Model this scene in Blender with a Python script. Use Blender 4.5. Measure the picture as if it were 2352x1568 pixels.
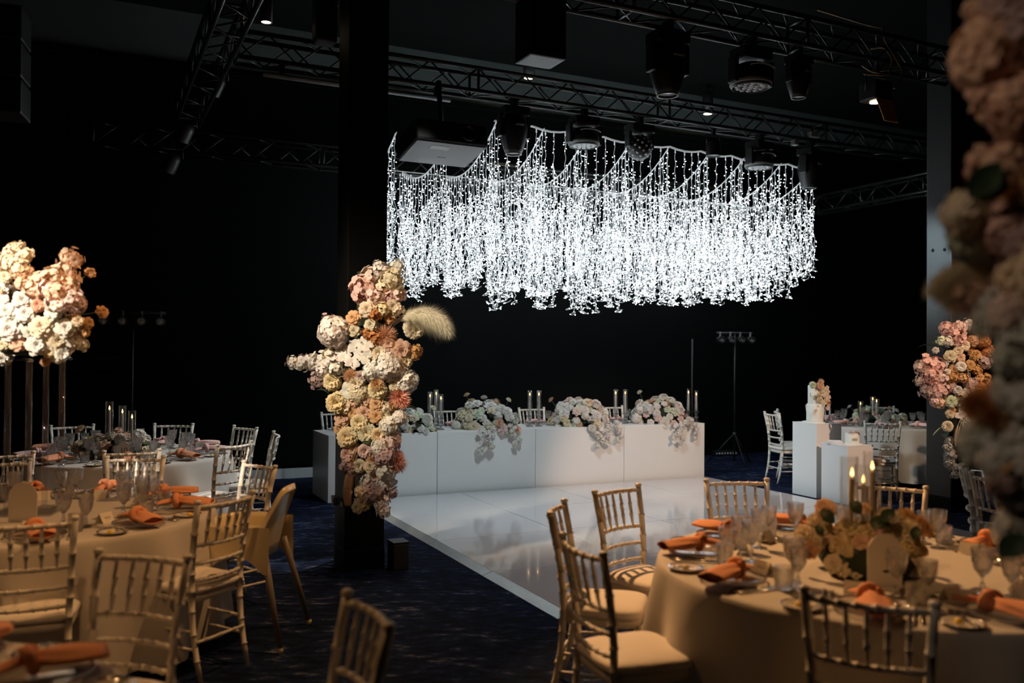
import bpy, bmesh, math, random
from mathutils import Vector, Matrix, Quaternion

random.seed(7)
SC = bpy.context.scene
for o in list(bpy.data.objects):
    bpy.data.objects.remove(o)
COL = SC.collection
PI = math.pi
V3 = Vector

# ------------------------------------------------------------------ camera
FPX, CAMH = 2030.0, 1.70
PITCH, ROLL = math.atan(26 / 2030.0), 0.0079
FW = V3((0, math.cos(PITCH), math.sin(PITCH)))
_rt, _up = V3((1, 0, 0)), V3((0, -math.sin(PITCH), math.cos(PITCH)))
RT = _rt * math.cos(ROLL) + _up * math.sin(ROLL)
UP = _up * math.cos(ROLL) - _rt * math.sin(ROLL)
EYE = V3((0, 0, CAMH))


def ray(x, y):
    return FW + RT * ((x - 1176) / FPX) - UP * ((y - 784) / FPX)


def at_z(x, y, z):
    """point of the room at height z seen at image position x, y"""
    d = ray(x, y)
    return EYE + d * ((z - CAMH) / d.z)


def at_y(x, y, dist):
    """point of the room at distance dist in front of the viewer"""
    d = ray(x, y)
    return EYE + d * (dist / d.y)


cam_data = bpy.data.cameras.new('camera')
cam_data.lens = FPX / 2352 * 36
cam_data.sensor_width = 36
cam_data.clip_start = 0.05
cam_data.dof.use_dof = True
cam_data.dof.focus_distance = 8.2
cam_data.dof.aperture_fstop = 1.3
cam = bpy.data.objects.new('camera', cam_data)
COL.objects.link(cam)
cam.matrix_world = Matrix(((RT.x, UP.x, -FW.x, EYE.x), (RT.y, UP.y, -FW.y, EYE.y),
                           (RT.z, UP.z, -FW.z, EYE.z), (0, 0, 0, 1)))
SC.camera = cam

# ------------------------------------------------------------------ world, exposure, stage and fill lights
world = bpy.data.worlds.new('world')
SC.world = world
world.use_nodes = True
world.node_tree.nodes['Background'].inputs[0].default_value = (0.5, 0.6, 0.7, 1)
world.node_tree.nodes['Background'].inputs[1].default_value = 0.002
SC.view_settings.view_transform = 'Standard'
SC.view_settings.look = 'None'
SC.view_settings.gamma = 1
SC.view_settings.exposure = 0.0
SC.view_settings.use_curve_mapping = False
SC.cycles.max_bounces = 8
SC.cycles.transparent_max_bounces = 32
SC.cycles.sample_clamp_indirect = 4
SC.cycles.caustics_reflective = False
SC.cycles.caustics_refractive = False

AMBER = (1.0, 0.50, 0.19)
WARM = (1.0, 0.72, 0.46)
COOL = (0.80, 0.93, 1.0)


def spot(name, loc, target, power, color, angle, blend=0.5, size=0.06):
    l = bpy.data.lights.new(name, 'SPOT')
    l.energy, l.color = power, color
    l.spot_size, l.spot_blend = math.radians(angle), blend
    l.shadow_soft_size = size
    o = bpy.data.objects.new(name, l)
    COL.objects.link(o)
    o.location = loc
    d = V3(target) - V3(loc)
    o.rotation_euler = d.to_track_quat('-Z', 'Y').to_euler()
    return o


# stage lamps hung from the trusses (their housings out of frame or built below), plus an added fill light
spot('stage_or_fill_spot', (-0.55, 7.55, 4.6), (1.75, 4.0, 0.7), 1180, AMBER, 46, 0.6, 0.05)
spot('stage_or_fill_spot', (-1.6, 0.3, 5.2), (1.62, 3.98, 0.95), 330, AMBER, 12, 0.8, 0.06)
spot('stage_or_fill_spot', (-0.3, 9.2, 4.6), (-3.3, 8.0, 0.8), 480, (0.95, 0.96, 0.94), 44, 0.7, 0.1)
spot('stage_or_fill_spot', (0.4, 5.7, 5.2), (-2.4, 4.9, 0.6), 430, AMBER, 60, 0.7, 0.06)
spot('stage_or_fill_spot', (-4.1, 1.2, 4.5), (-2.78, 5.0, 1.92), 3200, (1.0, 0.84, 0.66), 11, 0.5, 0.05)
spot('stage_or_fill_spot', (-4.4, 2.4, 5.3), (-1.08, 6.65, 1.85), 3000, (1.0, 0.83, 0.62), 18, 0.95, 0.28)
spot('stage_or_fill_spot', (7.45, 4.25, 5.15), (3.0, 10.9, 0.7), 1700, (1.0, 0.66, 0.47), 24, 0.5, 0.04)
spot('stage_or_fill_spot', (0.75, 8.05, 4.45), (0.3, 10.9, 0.5), 330, COOL, 84, 0.8, 0.2)
spot('stage_or_fill_spot', (2.4, 5.2, 5.3), (5.0, 9.8, 1.6), 600, WARM, 16, 0.7, 0.05)
spot('stage_or_fill_spot', (-1.0, 8.6, 4.7), (4.3, 11.4, 0.6), 620, COOL, 32, 0.8, 0.1)
spot('stage_or_fill_spot', (-0.9, 0.9, 5.2), (-2.5, 5.0, 0.8), 190, AMBER, 26, 0.8, 0.08)  # added amber fill for the left table's front, no fixture behind it
spot('stage_or_fill_spot', (-3.4, 4.6, 5.2), (-1.6, 2.6, 0.8), 240, AMBER, 50, 0.7, 0.06)
spot('stage_or_fill_spot', (3.4, 5.4, 5.2), (1.1, 7.3, 0.0), 330, (1.0, 0.86, 0.80), 50, 0.9, 0.3)
spot('stage_or_fill_spot', (-2.2, 0.9, 4.6), (1.12, 1.9, 2.0), 120, (1.0, 0.74, 0.54), 27, 0.7, 0.08)
spot('stage_or_fill_spot', (2.9, 8.9, 4.5), (4.70, 9.95, 2.70), 1500, COOL, 23, 0.9, 0.08)

# ------------------------------------------------------------------ room axes
ANG = math.radians(25.5)
RU = V3((math.cos(ANG), math.sin(ANG), 0))       # along the back wall, to the right
RV = V3((math.sin(ANG), -math.cos(ANG), 0))      # out of the back wall, towards the viewer


def uv(u, v, z=0.0):
    return RU * u + RV * v + V3((0, 0, z))


# ------------------------------------------------------------------ materials
MATS = {}


def mat(name, color, rough=0.6, metal=0.0, spec=0.5, emit=None, estr=0.0, bump=None, noise=None, trans=0.0, coat=0.0):
    m = bpy.data.materials.new(name)
    m.use_nodes = True
    nt = m.node_tree
    b = nt.nodes['Principled BSDF']
    b.inputs['Base Color'].default_value = (*color, 1)
    b.inputs['Roughness'].default_value = rough
    b.inputs['Metallic'].default_value = metal
    b.inputs['Specular IOR Level'].default_value = spec
    b.inputs['Coat Weight'].default_value = coat
    if emit:
        b.inputs['Emission Color'].default_value = (*emit, 1)
        b.inputs['Emission Strength'].default_value = estr
    if noise:                      # noise = (scale, amount): gentle colour variation
        tc = nt.nodes.new('ShaderNodeTexCoord')
        n = nt.nodes.new('ShaderNodeTexNoise')
        n.inputs['Scale'].default_value = noise[0]
        n.inputs['Detail'].default_value = 4
        r = nt.nodes.new('ShaderNodeMapRange')
        r.inputs['To Min'].default_value = 1 - noise[1]
        r.inputs['To Max'].default_value = 1 + noise[1]
        mx = nt.nodes.new('ShaderNodeMix')
        mx.data_type = 'RGBA'
        mx.blend_type = 'MULTIPLY'
        mx.inputs['Factor'].default_value = 1
        mx.inputs['A'].default_value = (*color, 1)
        nt.links.new(tc.outputs['Object'], n.inputs['Vector'])
        nt.links.new(n.outputs['Fac'], r.inputs['Value'])
        nt.links.new(r.outputs['Result'], mx.inputs['B'])
        nt.links.new(mx.outputs['Result'], b.inputs['Base Color'])
    if bump:                       # bump = (scale, strength)
        tc = nt.nodes.new('ShaderNodeTexCoord')
        n = nt.nodes.new('ShaderNodeTexNoise')
        n.inputs['Scale'].default_value = bump[0]
        bp = nt.nodes.new('ShaderNodeBump')
        bp.inputs['Strength'].default_value = bump[1]
        bp.inputs['Distance'].default_value = 0.01
        nt.links.new(tc.outputs['Object'], n.inputs['Vector'])
        nt.links.new(n.outputs['Fac'], bp.inputs['Height'])
        nt.links.new(bp.outputs['Normal'], b.inputs['Normal'])
    MATS[name] = m
    return m


def glass_mat(name, tint, refl=1.0, rough=0.02, base=0.0):
    m = bpy.data.materials.new(name)
    m.use_nodes = True
    nt = m.node_tree
    nt.nodes.remove(nt.nodes['Principled BSDF'])
    out = nt.nodes['Material Output']
    tr = nt.nodes.new('ShaderNodeBsdfTransparent')
    tr.inputs['Color'].default_value = (*tint, 1)
    gl = nt.nodes.new('ShaderNodeBsdfGlossy')
    gl.inputs['Roughness'].default_value = rough
    lw = nt.nodes.new('ShaderNodeLayerWeight')
    lw.inputs['Blend'].default_value = 0.5
    fr = nt.nodes.new('ShaderNodeMath')          # Schlick reflectance of a thin clear wall, the same from both sides
    fr.operation = 'POWER'
    fr.inputs[1].default_value = 4.0
    nt.links.new(lw.outputs['Facing'], fr.inputs[0])
    ma = nt.nodes.new('ShaderNodeMath')
    ma.operation = 'MULTIPLY_ADD'
    ma.inputs[1].default_value = refl
    ma.inputs[2].default_value = base
    ma.use_clamp = True
    mx = nt.nodes.new('ShaderNodeMixShader')
    nt.links.new(fr.outputs[0], ma.inputs[0])
    nt.links.new(ma.outputs[0], mx.inputs[0])
    nt.links.new(tr.outputs[0], mx.inputs[1])
    nt.links.new(gl.outputs[0], mx.inputs[2])
    nt.links.new(mx.outputs[0], out.inputs[0])
    MATS[name] = m
    return m


def petal_mat(name, rough, translucent, vary):
    """petals take their own colour from the flower object"""
    m = bpy.data.materials.new(name)
    m.use_nodes = True
    nt = m.node_tree
    b = nt.nodes['Principled BSDF']
    out = nt.nodes['Material Output']
    oi = nt.nodes.new('ShaderNodeObjectInfo')
    tc = nt.nodes.new('ShaderNodeTexCoord')
    n = nt.nodes.new('ShaderNodeTexNoise')
    n.inputs['Scale'].default_value = 2.2
    r = nt.nodes.new('ShaderNodeMapRange')
    r.inputs['To Min'].default_value = 1 - vary
    r.inputs['To Max'].default_value = 1 + vary * 0.6
    mx = nt.nodes.new('ShaderNodeMix')
    mx.data_type = 'RGBA'
    mx.blend_type = 'MULTIPLY'
    mx.inputs['Factor'].default_value = 1
    nt.links.new(tc.outputs['Object'], n.inputs['Vector'])
    nt.links.new(n.outputs['Fac'], r.inputs['Value'])
    nt.links.new(oi.outputs['Color'], mx.inputs['A'])
    nt.links.new(r.outputs['Result'], mx.inputs['B'])
    nt.links.new(mx.outputs['Result'], b.inputs['Base Color'])
    b.inputs['Roughness'].default_value = rough
    b.inputs['Specular IOR Level'].default_value = 0.25
    tl = nt.nodes.new('ShaderNodeBsdfTranslucent')
    nt.links.new(mx.outputs['Result'], tl.inputs['Color'])
    ms = nt.nodes.new('ShaderNodeMixShader')
    ms.inputs[0].default_value = translucent
    nt.links.new(b.outputs[0], ms.inputs[1])
    nt.links.new(tl.outputs[0], ms.inputs[2])
    nt.links.new(ms.outputs[0], out.inputs[0])
    MATS[name] = m
    return m


def carpet_mat():
    m = bpy.data.materials.new('carpet')
    m.use_nodes = True
    nt = m.node_tree
    b = nt.nodes['Principled BSDF']
    b.inputs['Roughness'].default_value = 0.95
    b.inputs['Specular IOR Level'].default_value = 0.1
    tc = nt.nodes.new('ShaderNodeTexCoord')
    mp = nt.nodes.new('ShaderNodeMapping')
    mp.inputs['Rotation'].default_value = (0, 0, -ANG * 0.4)
    mp.inputs['Scale'].default_value = (1.0, 2.4, 1)
    n1 = nt.nodes.new('ShaderNodeTexNoise')
    n1.inputs['Scale'].default_value = 7.0
    n1.inputs['Detail'].default_value = 8
    n1.inputs['Roughness'].default_value = 0.72
    n2 = nt.nodes.new('ShaderNodeTexNoise')
    n2.inputs['Scale'].default_value = 1.3
    n2.inputs['Detail'].default_value = 3
    r1 = nt.nodes.new('ShaderNodeValToRGB')
    e = r1.color_ramp.elements
    e[0].position, e[0].color = 0.40, (0.0025, 0.003, 0.006, 1)
    e[1].position, e[1].color = 0.72, (0.17, 0.175, 0.20, 1)
    x = r1.color_ramp.elements.new(0.50)
    x.color = (0.004, 0.009, 0.030, 1)
    x = r1.color_ramp.elements.new(0.585)
    x.color = (0.010, 0.021, 0.062, 1)
    x = r1.color_ramp.elements.new(0.625)
    x.color = (0.085, 0.090, 0.12, 1)
    ad = nt.nodes.new('ShaderNodeMath')
    ad.operation = 'MULTIPLY_ADD'
    ad.inputs[1].default_value = 0.28
    sb = nt.nodes.new('ShaderNodeMath')
    sb.operation = 'SUBTRACT'
    sb.inputs[1].default_value = 0.14
    nt.links.new(tc.outputs['Object'], mp.inputs['Vector'])
    nt.links.new(mp.outputs[0], n1.inputs['Vector'])
    nt.links.new(mp.outputs[0], n2.inputs['Vector'])
    nt.links.new(n2.outputs['Fac'], ad.inputs[0])
    nt.links.new(n1.outputs['Fac'], ad.inputs[2])
    nt.links.new(ad.outputs[0], sb.inputs[0])
    nt.links.new(sb.outputs[0], r1.inputs['Fac'])
    nt.links.new(r1.outputs[0], b.inputs['Base Color'])
    n3 = nt.nodes.new('ShaderNodeTexNoise')
    n3.inputs['Scale'].default_value = 260
    bp = nt.nodes.new('ShaderNodeBump')
    bp.inputs['Strength'].default_value = 0.5
    bp.inputs['Distance'].default_value = 0.006
    nt.links.new(tc.outputs['Object'], n3.inputs['Vector'])
    nt.links.new(n3.outputs['Fac'], bp.inputs['Height'])
    nt.links.new(bp.outputs[0], b.inputs['Normal'])
    MATS['carpet'] = m


carpet_mat()
mat('wall_black', (0.0017, 0.0023, 0.0024), 0.9, spec=0.1, noise=(1.2, 0.3))
mat('wall_grey', (0.100, 0.128, 0.122), 0.9, noise=(0.8, 0.12))
mat('ceiling_black', (0.006, 0.0066, 0.0066), 0.95, spec=0.1)
mat('skirting', (0.62, 0.66, 0.66), 0.5)
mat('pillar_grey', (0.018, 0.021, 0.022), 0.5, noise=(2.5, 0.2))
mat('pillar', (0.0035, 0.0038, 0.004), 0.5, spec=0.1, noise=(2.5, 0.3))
mat('dance_white', (0.66, 0.66, 0.69), 0.085, spec=0.8, noise=(0.7, 0.03), coat=0.5)
mat('aluminium', (0.50, 0.53, 0.52), 0.38, metal=0.75, noise=(30, 0.15))
mat('laminate', (0.82, 0.83, 0.81), 0.30, noise=(0.9, 0.03))
mat('plinth_white', (0.80, 0.81, 0.80), 0.45)
mat('truss', (0.022, 0.023, 0.023), 0.28, metal=0.2, spec=0.7)
mat('fixture', (0.014, 0.014, 0.015), 0.40)
mat('fixture_grey', (0.30, 0.32, 0.33), 0.5)
mat('lens', (0.55, 0.58, 0.60), 0.08, spec=0.9)
mat('chrome', (0.85, 0.85, 0.85), 0.12, metal=1.0)
mat('cutlery', (0.62, 0.60, 0.57), 0.2, metal=1.0)
mat('amber_lit_door', (0.75, 0.36, 0.06), 0.5)  # amber lamplight put into the barn door's own colour
mat('chair_paint', (0.72, 0.68, 0.60), 0.38, coat=0.15, noise=(9, 0.06))
mat('cushion', (0.78, 0.73, 0.67), 0.75, bump=(14, 0.25))
mat('cloth', (0.62, 0.585, 0.535), 0.80, bump=(420, 0.12), noise=(3, 0.05))
mat('napkin', (0.87, 0.38, 0.20), 0.85, bump=(90, 0.2), noise=(8, 0.07))
mat('napkin_cool_lit', (0.80, 0.50, 0.46), 0.85, bump=(90, 0.2))  # same napkin cloth, its look under cool light put into the colour
mat('porcelain', (0.78, 0.75, 0.70), 0.15, coat=0.4)
mat('butter', (0.90, 0.62, 0.06), 0.4)
mat('card', (0.86, 0.80, 0.70), 0.8)
mat('ink', (0.16, 0.12, 0.09), 0.7)
mat('wax', (0.80, 0.74, 0.63), 0.5)
mat('flame', (1, 0.6, 0.2), 0.5, emit=(1.0, 0.55, 0.16), estr=6)
mat('wick', (0.02, 0.02, 0.02), 0.9)
mat('plastic_cream', (0.82, 0.70, 0.44), 0.30, coat=0.3)
mat('leg_dark', (0.20, 0.17, 0.13), 0.4)
mat('cake_white', (0.80, 0.82, 0.76), 0.55)
mat('gold', (0.50, 0.36, 0.13), 0.35, metal=0.8)
mat('leaf', (0.030, 0.060, 0.028), 0.5, noise=(6, 0.3))
mat('stem', (0.06, 0.09, 0.035), 0.6)
mat('foam', (0.018, 0.028, 0.015), 0.95)
mat('wire_glow', (0.90, 0.92, 0.93), 0.35, emit=(0.9, 0.97, 1.0), estr=0.30)  # cable gives off no light, faint glow added so it shows white
mat('bulb', (1, 1, 1), 0.4, emit=(0.88, 0.96, 1.0), estr=30.0)
mat('lamp_warm', (1, 1, 1), 0.4, emit=(1.0, 0.80, 0.52), estr=14)
mat('cable', (0.30, 0.20, 0.10), 0.5)
mat('cable_black', (0.015, 0.015, 0.015), 0.5)
mat('white_cloth', (0.78, 0.80, 0.80), 0.8)
mat('frosted', (0.76, 0.71, 0.65), 0.65)
mat('sticker', (0.5, 0.55, 0.6), 0.6)
glass_mat('glass', (0.975, 0.98, 0.98), 0.75, 0.01, 0.05)
glass_mat('crystal', (0.96, 0.965, 0.97), 1.0, 0.09, 0.22)
glass_mat('charger_glass', (0.95, 0.95, 0.95), 0.8, 0.05, 0.12)
glass_mat('acrylic', (0.94, 0.95, 0.97), 0.8, 0.02, 0.045)
def crystal_mat():
    m = MATS['crystal']
    nt = m.node_tree
    out = nt.nodes['Material Output']
    old = out.inputs[0].links[0].from_socket
    g = nt.nodes.new('ShaderNodeBsdfGlass')
    g.inputs['Roughness'].default_value = 0.0
    g.inputs['IOR'].default_value = 1.5
    mx = nt.nodes.new('ShaderNodeMixShader')
    mx.inputs[0].default_value = 0.45
    nt.links.new(old, mx.inputs[1])
    nt.links.new(g.outputs[0], mx.inputs[2])
    df = nt.nodes.new('ShaderNodeBsdfTranslucent')   # frosted cuts of the crystal
    df.inputs['Color'].default_value = (0.9, 0.9, 0.9, 1)
    m2 = nt.nodes.new('ShaderNodeMixShader')
    m2.inputs[0].default_value = 0.035
    nt.links.new(mx.outputs[0], m2.inputs[1])
    nt.links.new(df.outputs[0], m2.inputs[2])
    nt.links.new(m2.outputs[0], out.inputs[0])


crystal_mat()
petal_mat('petal', 0.65, 0.22, 0.16)
petal_mat('fluff', 0.95, 0.25, 0.18)


# ------------------------------------------------------------------ mesh builder
class MB:
    def __init__(self):
        self.v, self.f = [], []

    def add(self, vs, fs):
        n = len(self.v)
        self.v += [tuple(p) for p in vs]
        self.f += [tuple(i + n for i in q) for q in fs]

    def box(self, c, s, rot=None):
        c = V3(c)
        pts = []
        for z in (-1, 1):
            for x, y in ((-1, -1), (1, -1), (1, 1), (-1, 1)):
                p = V3((x * s[0] / 2, y * s[1] / 2, z * s[2] / 2))
                if rot is not None:
                    p = rot @ p
                pts.append(c + p)
        self.add(pts, [(3, 2, 1, 0), (4, 5, 6, 7), (0, 1, 5, 4), (1, 2, 6, 5), (2, 3, 7, 6), (3, 0, 4, 7)])
        return self

    def tube(self, pts, rad, n=8, caps=True, closed=False, flat=1.0):
        pts = [V3(p) for p in pts]
        m = len(pts)
        if not hasattr(rad, '__len__'):
            rad = [rad] * m
        prev = None
        vs = []
        for i, p in enumerate(pts):
            if closed:
                t = pts[(i + 1) % m] - pts[i - 1]
            else:
                t = pts[min(i + 1, m - 1)] - pts[max(i - 1, 0)]
            if t.length < 1e-9:
                t = V3((0, 0, 1))
            t.normalize()
            if prev is None:
                a = V3((0, 0, 1)) if abs(t.z) < 0.9 else V3((1, 0, 0))
                side = t.cross(a).normalized()
            else:
                side = (prev - t * prev.dot(t))
                side = side.normalized() if side.length > 1e-6 else t.orthogonal().normalized()
            prev = side
            up = side.cross(t)
            for k in range(n):
                w = 2 * PI * k / n
                vs.append(p + (side * math.cos(w) + up * (math.sin(w) * flat)) * rad[i])
        fs = []
        rows = m if closed else m - 1
        for i in range(rows):
            j = (i + 1) % m
            for k in range(n):
                l = (k + 1) % n
                fs.append((i * n + k, i * n + l, j * n + l, j * n + k))
        if caps and not closed:
            fs.append(tuple(range(n - 1, -1, -1)))
            fs.append(tuple((m - 1) * n + k for k in range(n)))
        self.add(vs, fs)
        return self

    def lathe(self, prof, n=16, c=(0, 0, 0), rot=None, caps=False, mod=None):
        c = V3(c)
        vs = []
        for i, (r, z) in enumerate(prof):
            for k in range(n):
                w = 2 * PI * k / n
                rr = r * (mod(i, k) if mod else 1)
                p = V3((rr * math.cos(w), rr * math.sin(w), z))
                if rot is not None:
                    p = rot @ p
                vs.append(c + p)
        fs = []
        for i in range(len(prof) - 1):
            for k in range(n):
                l = (k + 1) % n
                fs.append((i * n + k, i * n + l, (i + 1) * n + l, (i + 1) * n + k))
        if caps:
            fs.append(tuple(range(n - 1, -1, -1)))
            fs.append(tuple((len(prof) - 1) * n + k for k in range(n)))
        self.add(vs, fs)
        return self

    def grid(self, fn, nu, nv):
        vs = [fn(i / nu, j / nv) for j in range(nv + 1) for i in range(nu + 1)]
        fs = []
        for j in range(nv):
            for i in range(nu):
                a = j * (nu + 1) + i
                fs.append((a, a + 1, a + nu + 2, a + nu + 1))
        self.add(vs, fs)
        return self

    def merge(self, other, M):
        self.add([M @ V3(p) for p in other.v], other.f)
        return self

    def mesh(self, name, m, smooth=True):
        me = bpy.data.meshes.new(name)
        me.from_pydata(self.v, [], self.f)
        if smooth is True:
            me.polygons.foreach_set('use_smooth', [True] * len(me.polygons))
        me.materials.append(MATS[m])
        me.update()
        return me


def bevel_box_mesh(name, s, m, b=0.01, seg=2, base=True):
    """a softened box standing on z=0 (base) or centred"""
    bm = bmesh.new()
    bmesh.ops.create_cube(bm, size=1)
    bmesh.ops.scale(bm, vec=s, verts=bm.verts)
    bmesh.ops.bevel(bm, geom=bm.edges[:], offset=b, segments=seg, affect='EDGES', profile=0.6)
    if base:
        bmesh.ops.translate(bm, vec=(0, 0, s[2] / 2), verts=bm.verts)
    me = bpy.data.meshes.new(name)
    bm.to_mesh(me)
    bm.free()
    me.materials.append(MATS[m])
    return me


def obj(name, me, parent=None, loc=(0, 0, 0), rot=None, scale=None, color=None, kind=None):
    o = bpy.data.objects.new(name, me)
    COL.objects.link(o)
    if parent is not None:
        o.parent = parent
    o.location = loc
    if rot is not None:
        if isinstance(rot, Quaternion):
            o.rotation_mode = 'QUATERNION'
            o.rotation_quaternion = rot
        else:
            o.rotation_euler = rot
    if scale is not None:
        o.scale = (scale,) * 3 if not hasattr(scale, '__len__') else scale
    if color is not None:
        o.color = (*color, 1)
    if kind:
        o['kind'] = kind
    return o


def tag(o, label, cat, group=None):
    o['label'] = label
    o['category'] = cat
    if group:
        o['group'] = group
    return o


def thing(name, label, cat, loc=(0, 0, 0), rotz=0.0, group=None):
    o = bpy.data.objects.new(name, None)
    COL.objects.link(o)
    o.empty_display_size = 0.1
    o.location = loc
    o.rotation_euler = (0, 0, rotz)
    return tag(o, label, cat, group)


def struct(name, me, **k):
    o = obj(name, me, **k)
    o['kind'] = 'structure'
    return o


def children(o):
    return o['_kids'] if False else o.children


def clone(src_parts, root):
    """src_parts: list of (name, mesh, loc, rot, scale, sub-parts)"""
    for p in src_parts:
        nm, me, loc, rot, sc = p[:5]
        c = obj(nm, me, root, loc, rot, sc)
        for s in (p[5] if len(p) > 5 else ()):
            obj(s[0], s[1], c, s[2], s[3], s[4])


def boxm(name, s, m, c=None):
    mb = MB()
    mb.box(c if c is not None else (0, 0, s[2] / 2), s)
    return mb.mesh(name, m, smooth=False)


# ================================================================== SETTING
ROTZ = ANG
WALLV = -12.0
ZC = 6.05
fl = MB().box((0, 0, -0.05), (60, 60, 0.1)).mesh('floor', 'carpet', False)
struct('floor', fl, loc=(4, 6, 0))
ce = MB().box((0, 0, 0.05), (60, 60, 0.1)).mesh('ceiling', 'ceiling_black', False)
struct('ceiling', ce, loc=(4, 6, ZC))
wb = struct('wall_back', boxm('wall_back', (28, 0.1, 5.33), 'wall_black'), loc=uv(8, WALLV - 0.09), rot=(0, 0, ROTZ))
# black cloth-covered panels of the back wall, with their joints open
pm = boxm('panel', (2.685, 0.03, 5.20), 'wall_black')
for i in range(10):
    obj('panel', pm, wb, (-12.6 + 2.70 * i + 1.35, 0.065, 0.0 + 0.10))
struct('wall_upper', boxm('wall_upper', (28, 0.1, ZC - 5.33), 'wall_grey'), loc=uv(8, WALLV - 0.09, 5.33), rot=(0, 0, ROTZ))
struct('wall_left', boxm('wall_left', (0.1, 24, ZC), 'wall_black'), loc=uv(-6.05, -1), rot=(0, 0, ROTZ))
struct('wall_right', boxm('wall_right', (0.1, 24, ZC), 'wall_black'), loc=uv(22.05, -1), rot=(0, 0, ROTZ))
struct('wall_front', boxm('wall_front', (28, 0.1, ZC), 'wall_black'), loc=uv(8, 7), rot=(0, 0, ROTZ))
struct('baseboard_back', boxm('baseboard_back', (6.2, 0.025, 0.13), 'skirting'), loc=uv(0.45, WALLV + 0.03), rot=(0, 0, ROTZ))
struct('trim_1', boxm('trim_1', (4.6, 0.03, 0.17), 'pillar'), loc=uv(-1.9, WALLV + 0.035, 1.45), rot=(0, 0, ROTZ))
struct('trim_2', boxm('trim_2', (28, 0.06, 0.06), 'wall_black'), loc=uv(8, WALLV + 0.0, 5.30), rot=(0, 0, ROTZ))


def pillar(idx, u, v, label, pmat='pillar'):
    t = thing('pillar', label, 'pillar', uv(u, v), ROTZ)
    s = 0.32
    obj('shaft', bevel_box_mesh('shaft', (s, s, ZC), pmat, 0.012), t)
    obj('base_cover', bevel_box_mesh('base_cover', (s + 0.008, s + 0.008, 0.16), 'pillar', 0.008), t)
    bm_ = MB().lathe([(0.0, 0), (0.018, 0), (0.018, 0.004), (0, 0.004)], 12, rot=Matrix.Rotation(-PI / 2, 3, 'Y')).mesh('bolt_hole', 'wall_black')
    for y in (-0.075, 0.075):
        obj('bolt_hole', bm_, t, (-s / 2 - 0.001, y, 2.88 + y * 0.05))
    return t


pillar(1, 1.95, -6.89, 'tall black pillar carrying the big flower arrangement beside the dance floor')
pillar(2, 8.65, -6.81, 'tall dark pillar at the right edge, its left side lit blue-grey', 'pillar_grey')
pillar(3, 1.97, -0.94, 'black pillar just outside the picture behind the blurred foreground flowers')
pb = thing('pillar_socket_box', 'small black box on the carpet against the right foot of the black pillar', 'box',
           uv(2.20, -6.66), ROTZ)
obj('body', bevel_box_mesh('body', (0.13, 0.16, 0.21), 'fixture', 0.012), pb)
obj('lid', bevel_box_mesh('lid', (0.135, 0.165, 0.012), 'fixture', 0.004), pb, (0, 0, 0.21))
sw = thing('pillar_strap', 'thin black strap clipped round the black pillar below the flowers', 'strap', uv(1.95, -6.89, 0.50), ROTZ)
obj('band', MB().box((0, 0, 0.02), (0.365, 0.365, 0.04)).mesh('band', 'fixture', False), sw)
obj('buckle', bevel_box_mesh('buckle', (0.04, 0.06, 0.06), 'fixture', 0.01), sw, (-0.20, 0, -0.01))

# ------------------------------------------------------------------ dance floor
U0, V0, PAN, NP = 2.80, -9.78, 1.20, 4
df = thing('dance_floor', 'glossy white panelled dance floor in front of the head table', 'dance floor', uv(U0, V0), ROTZ)
pm = bevel_box_mesh('floor_panel', (PAN - 0.007, PAN - 0.007, 0.03), 'dance_white', 0.0008, 1)
for i in range(NP):
    for j in range(NP):
        obj('floor_panel', pm, df, ((i + 0.5) * PAN, -(j + 0.5) * PAN, 0.0))
rw = 0.085
rm = MB()
rm.add([(0, 0, 0), (0, 0, 0.031), (rw, 0, 0.004), (rw, 0, 0), (0, PAN - 0.006, 0), (0, PAN - 0.006, 0.031), (rw, PAN - 0.006, 0.004), (rw, PAN - 0.006, 0)],
       [(3, 2, 1, 0), (4, 5, 6, 7), (1, 2, 6, 5), (0, 1, 5, 4), (2, 3, 7, 6), (0, 4, 7, 3)])
rm = rm.mesh('edge_ramp', 'aluminium', False)
for j in range(NP):
    y = -(j + 1) * PAN + 0.003
    obj('edge_ramp', rm, df, (-0.001, y + PAN - 0.006, 0), (0, 0, PI))
    obj('edge_ramp', rm, df, (NP * PAN + 0.001, y, 0))
    obj('edge_ramp', rm, df, (j * PAN + 0.003, -NP * PAN - 0.001, 0), (0, 0, -PI / 2))

# ================================================================== CHAIRS
def ringed(pts, r, nodes, bump=0.0034, n=10, taper=None, w=0.0036):
    """bamboo style rod along pts with raised node rings at fractions nodes"""
    pts = [V3(p) for p in pts]
    L = [0]
    for a, b in zip(pts, pts[1:]):
        L.append(L[-1] + (b - a).length)
    tot = L[-1]

    def at(s):
        s = max(0, min(1, s)) * tot
        for i in range(len(pts) - 1):
            if s <= L[i + 1] + 1e-9:
                f = (s - L[i]) / max(1e-9, L[i + 1] - L[i])
                # smooth the corners with a catmull-rom segment
                p0, p1, p2, p3 = pts[max(i - 1, 0)], pts[i], pts[i + 1], pts[min(i + 2, len(pts) - 1)]
                return 0.5 * ((2 * p1) + (p2 - p0) * f + (2 * p0 - 5 * p1 + 4 * p2 - p3) * f * f + (3 * p1 - p0 - 3 * p2 + p3) * f ** 3)
        return pts[-1]
    e = w / tot
    ss = {0.0: 0, 1.0: 0}
    for i in range(1, 8):
        ss[i / 8] = 0
    for q in nodes:
        for d, h in ((-1.5 * e, 0), (-e, bump), (e, bump), (1.5 * e, 0)):
            if 0 <= q + d <= 1:
                ss[q + d] = h
    P, R = [], []
    for s in sorted(ss):
        P.append(at(s))
        R.append((r if taper is None else taper(s, r)) + ss[s])
    return MB().tube(P, R, n)


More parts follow.
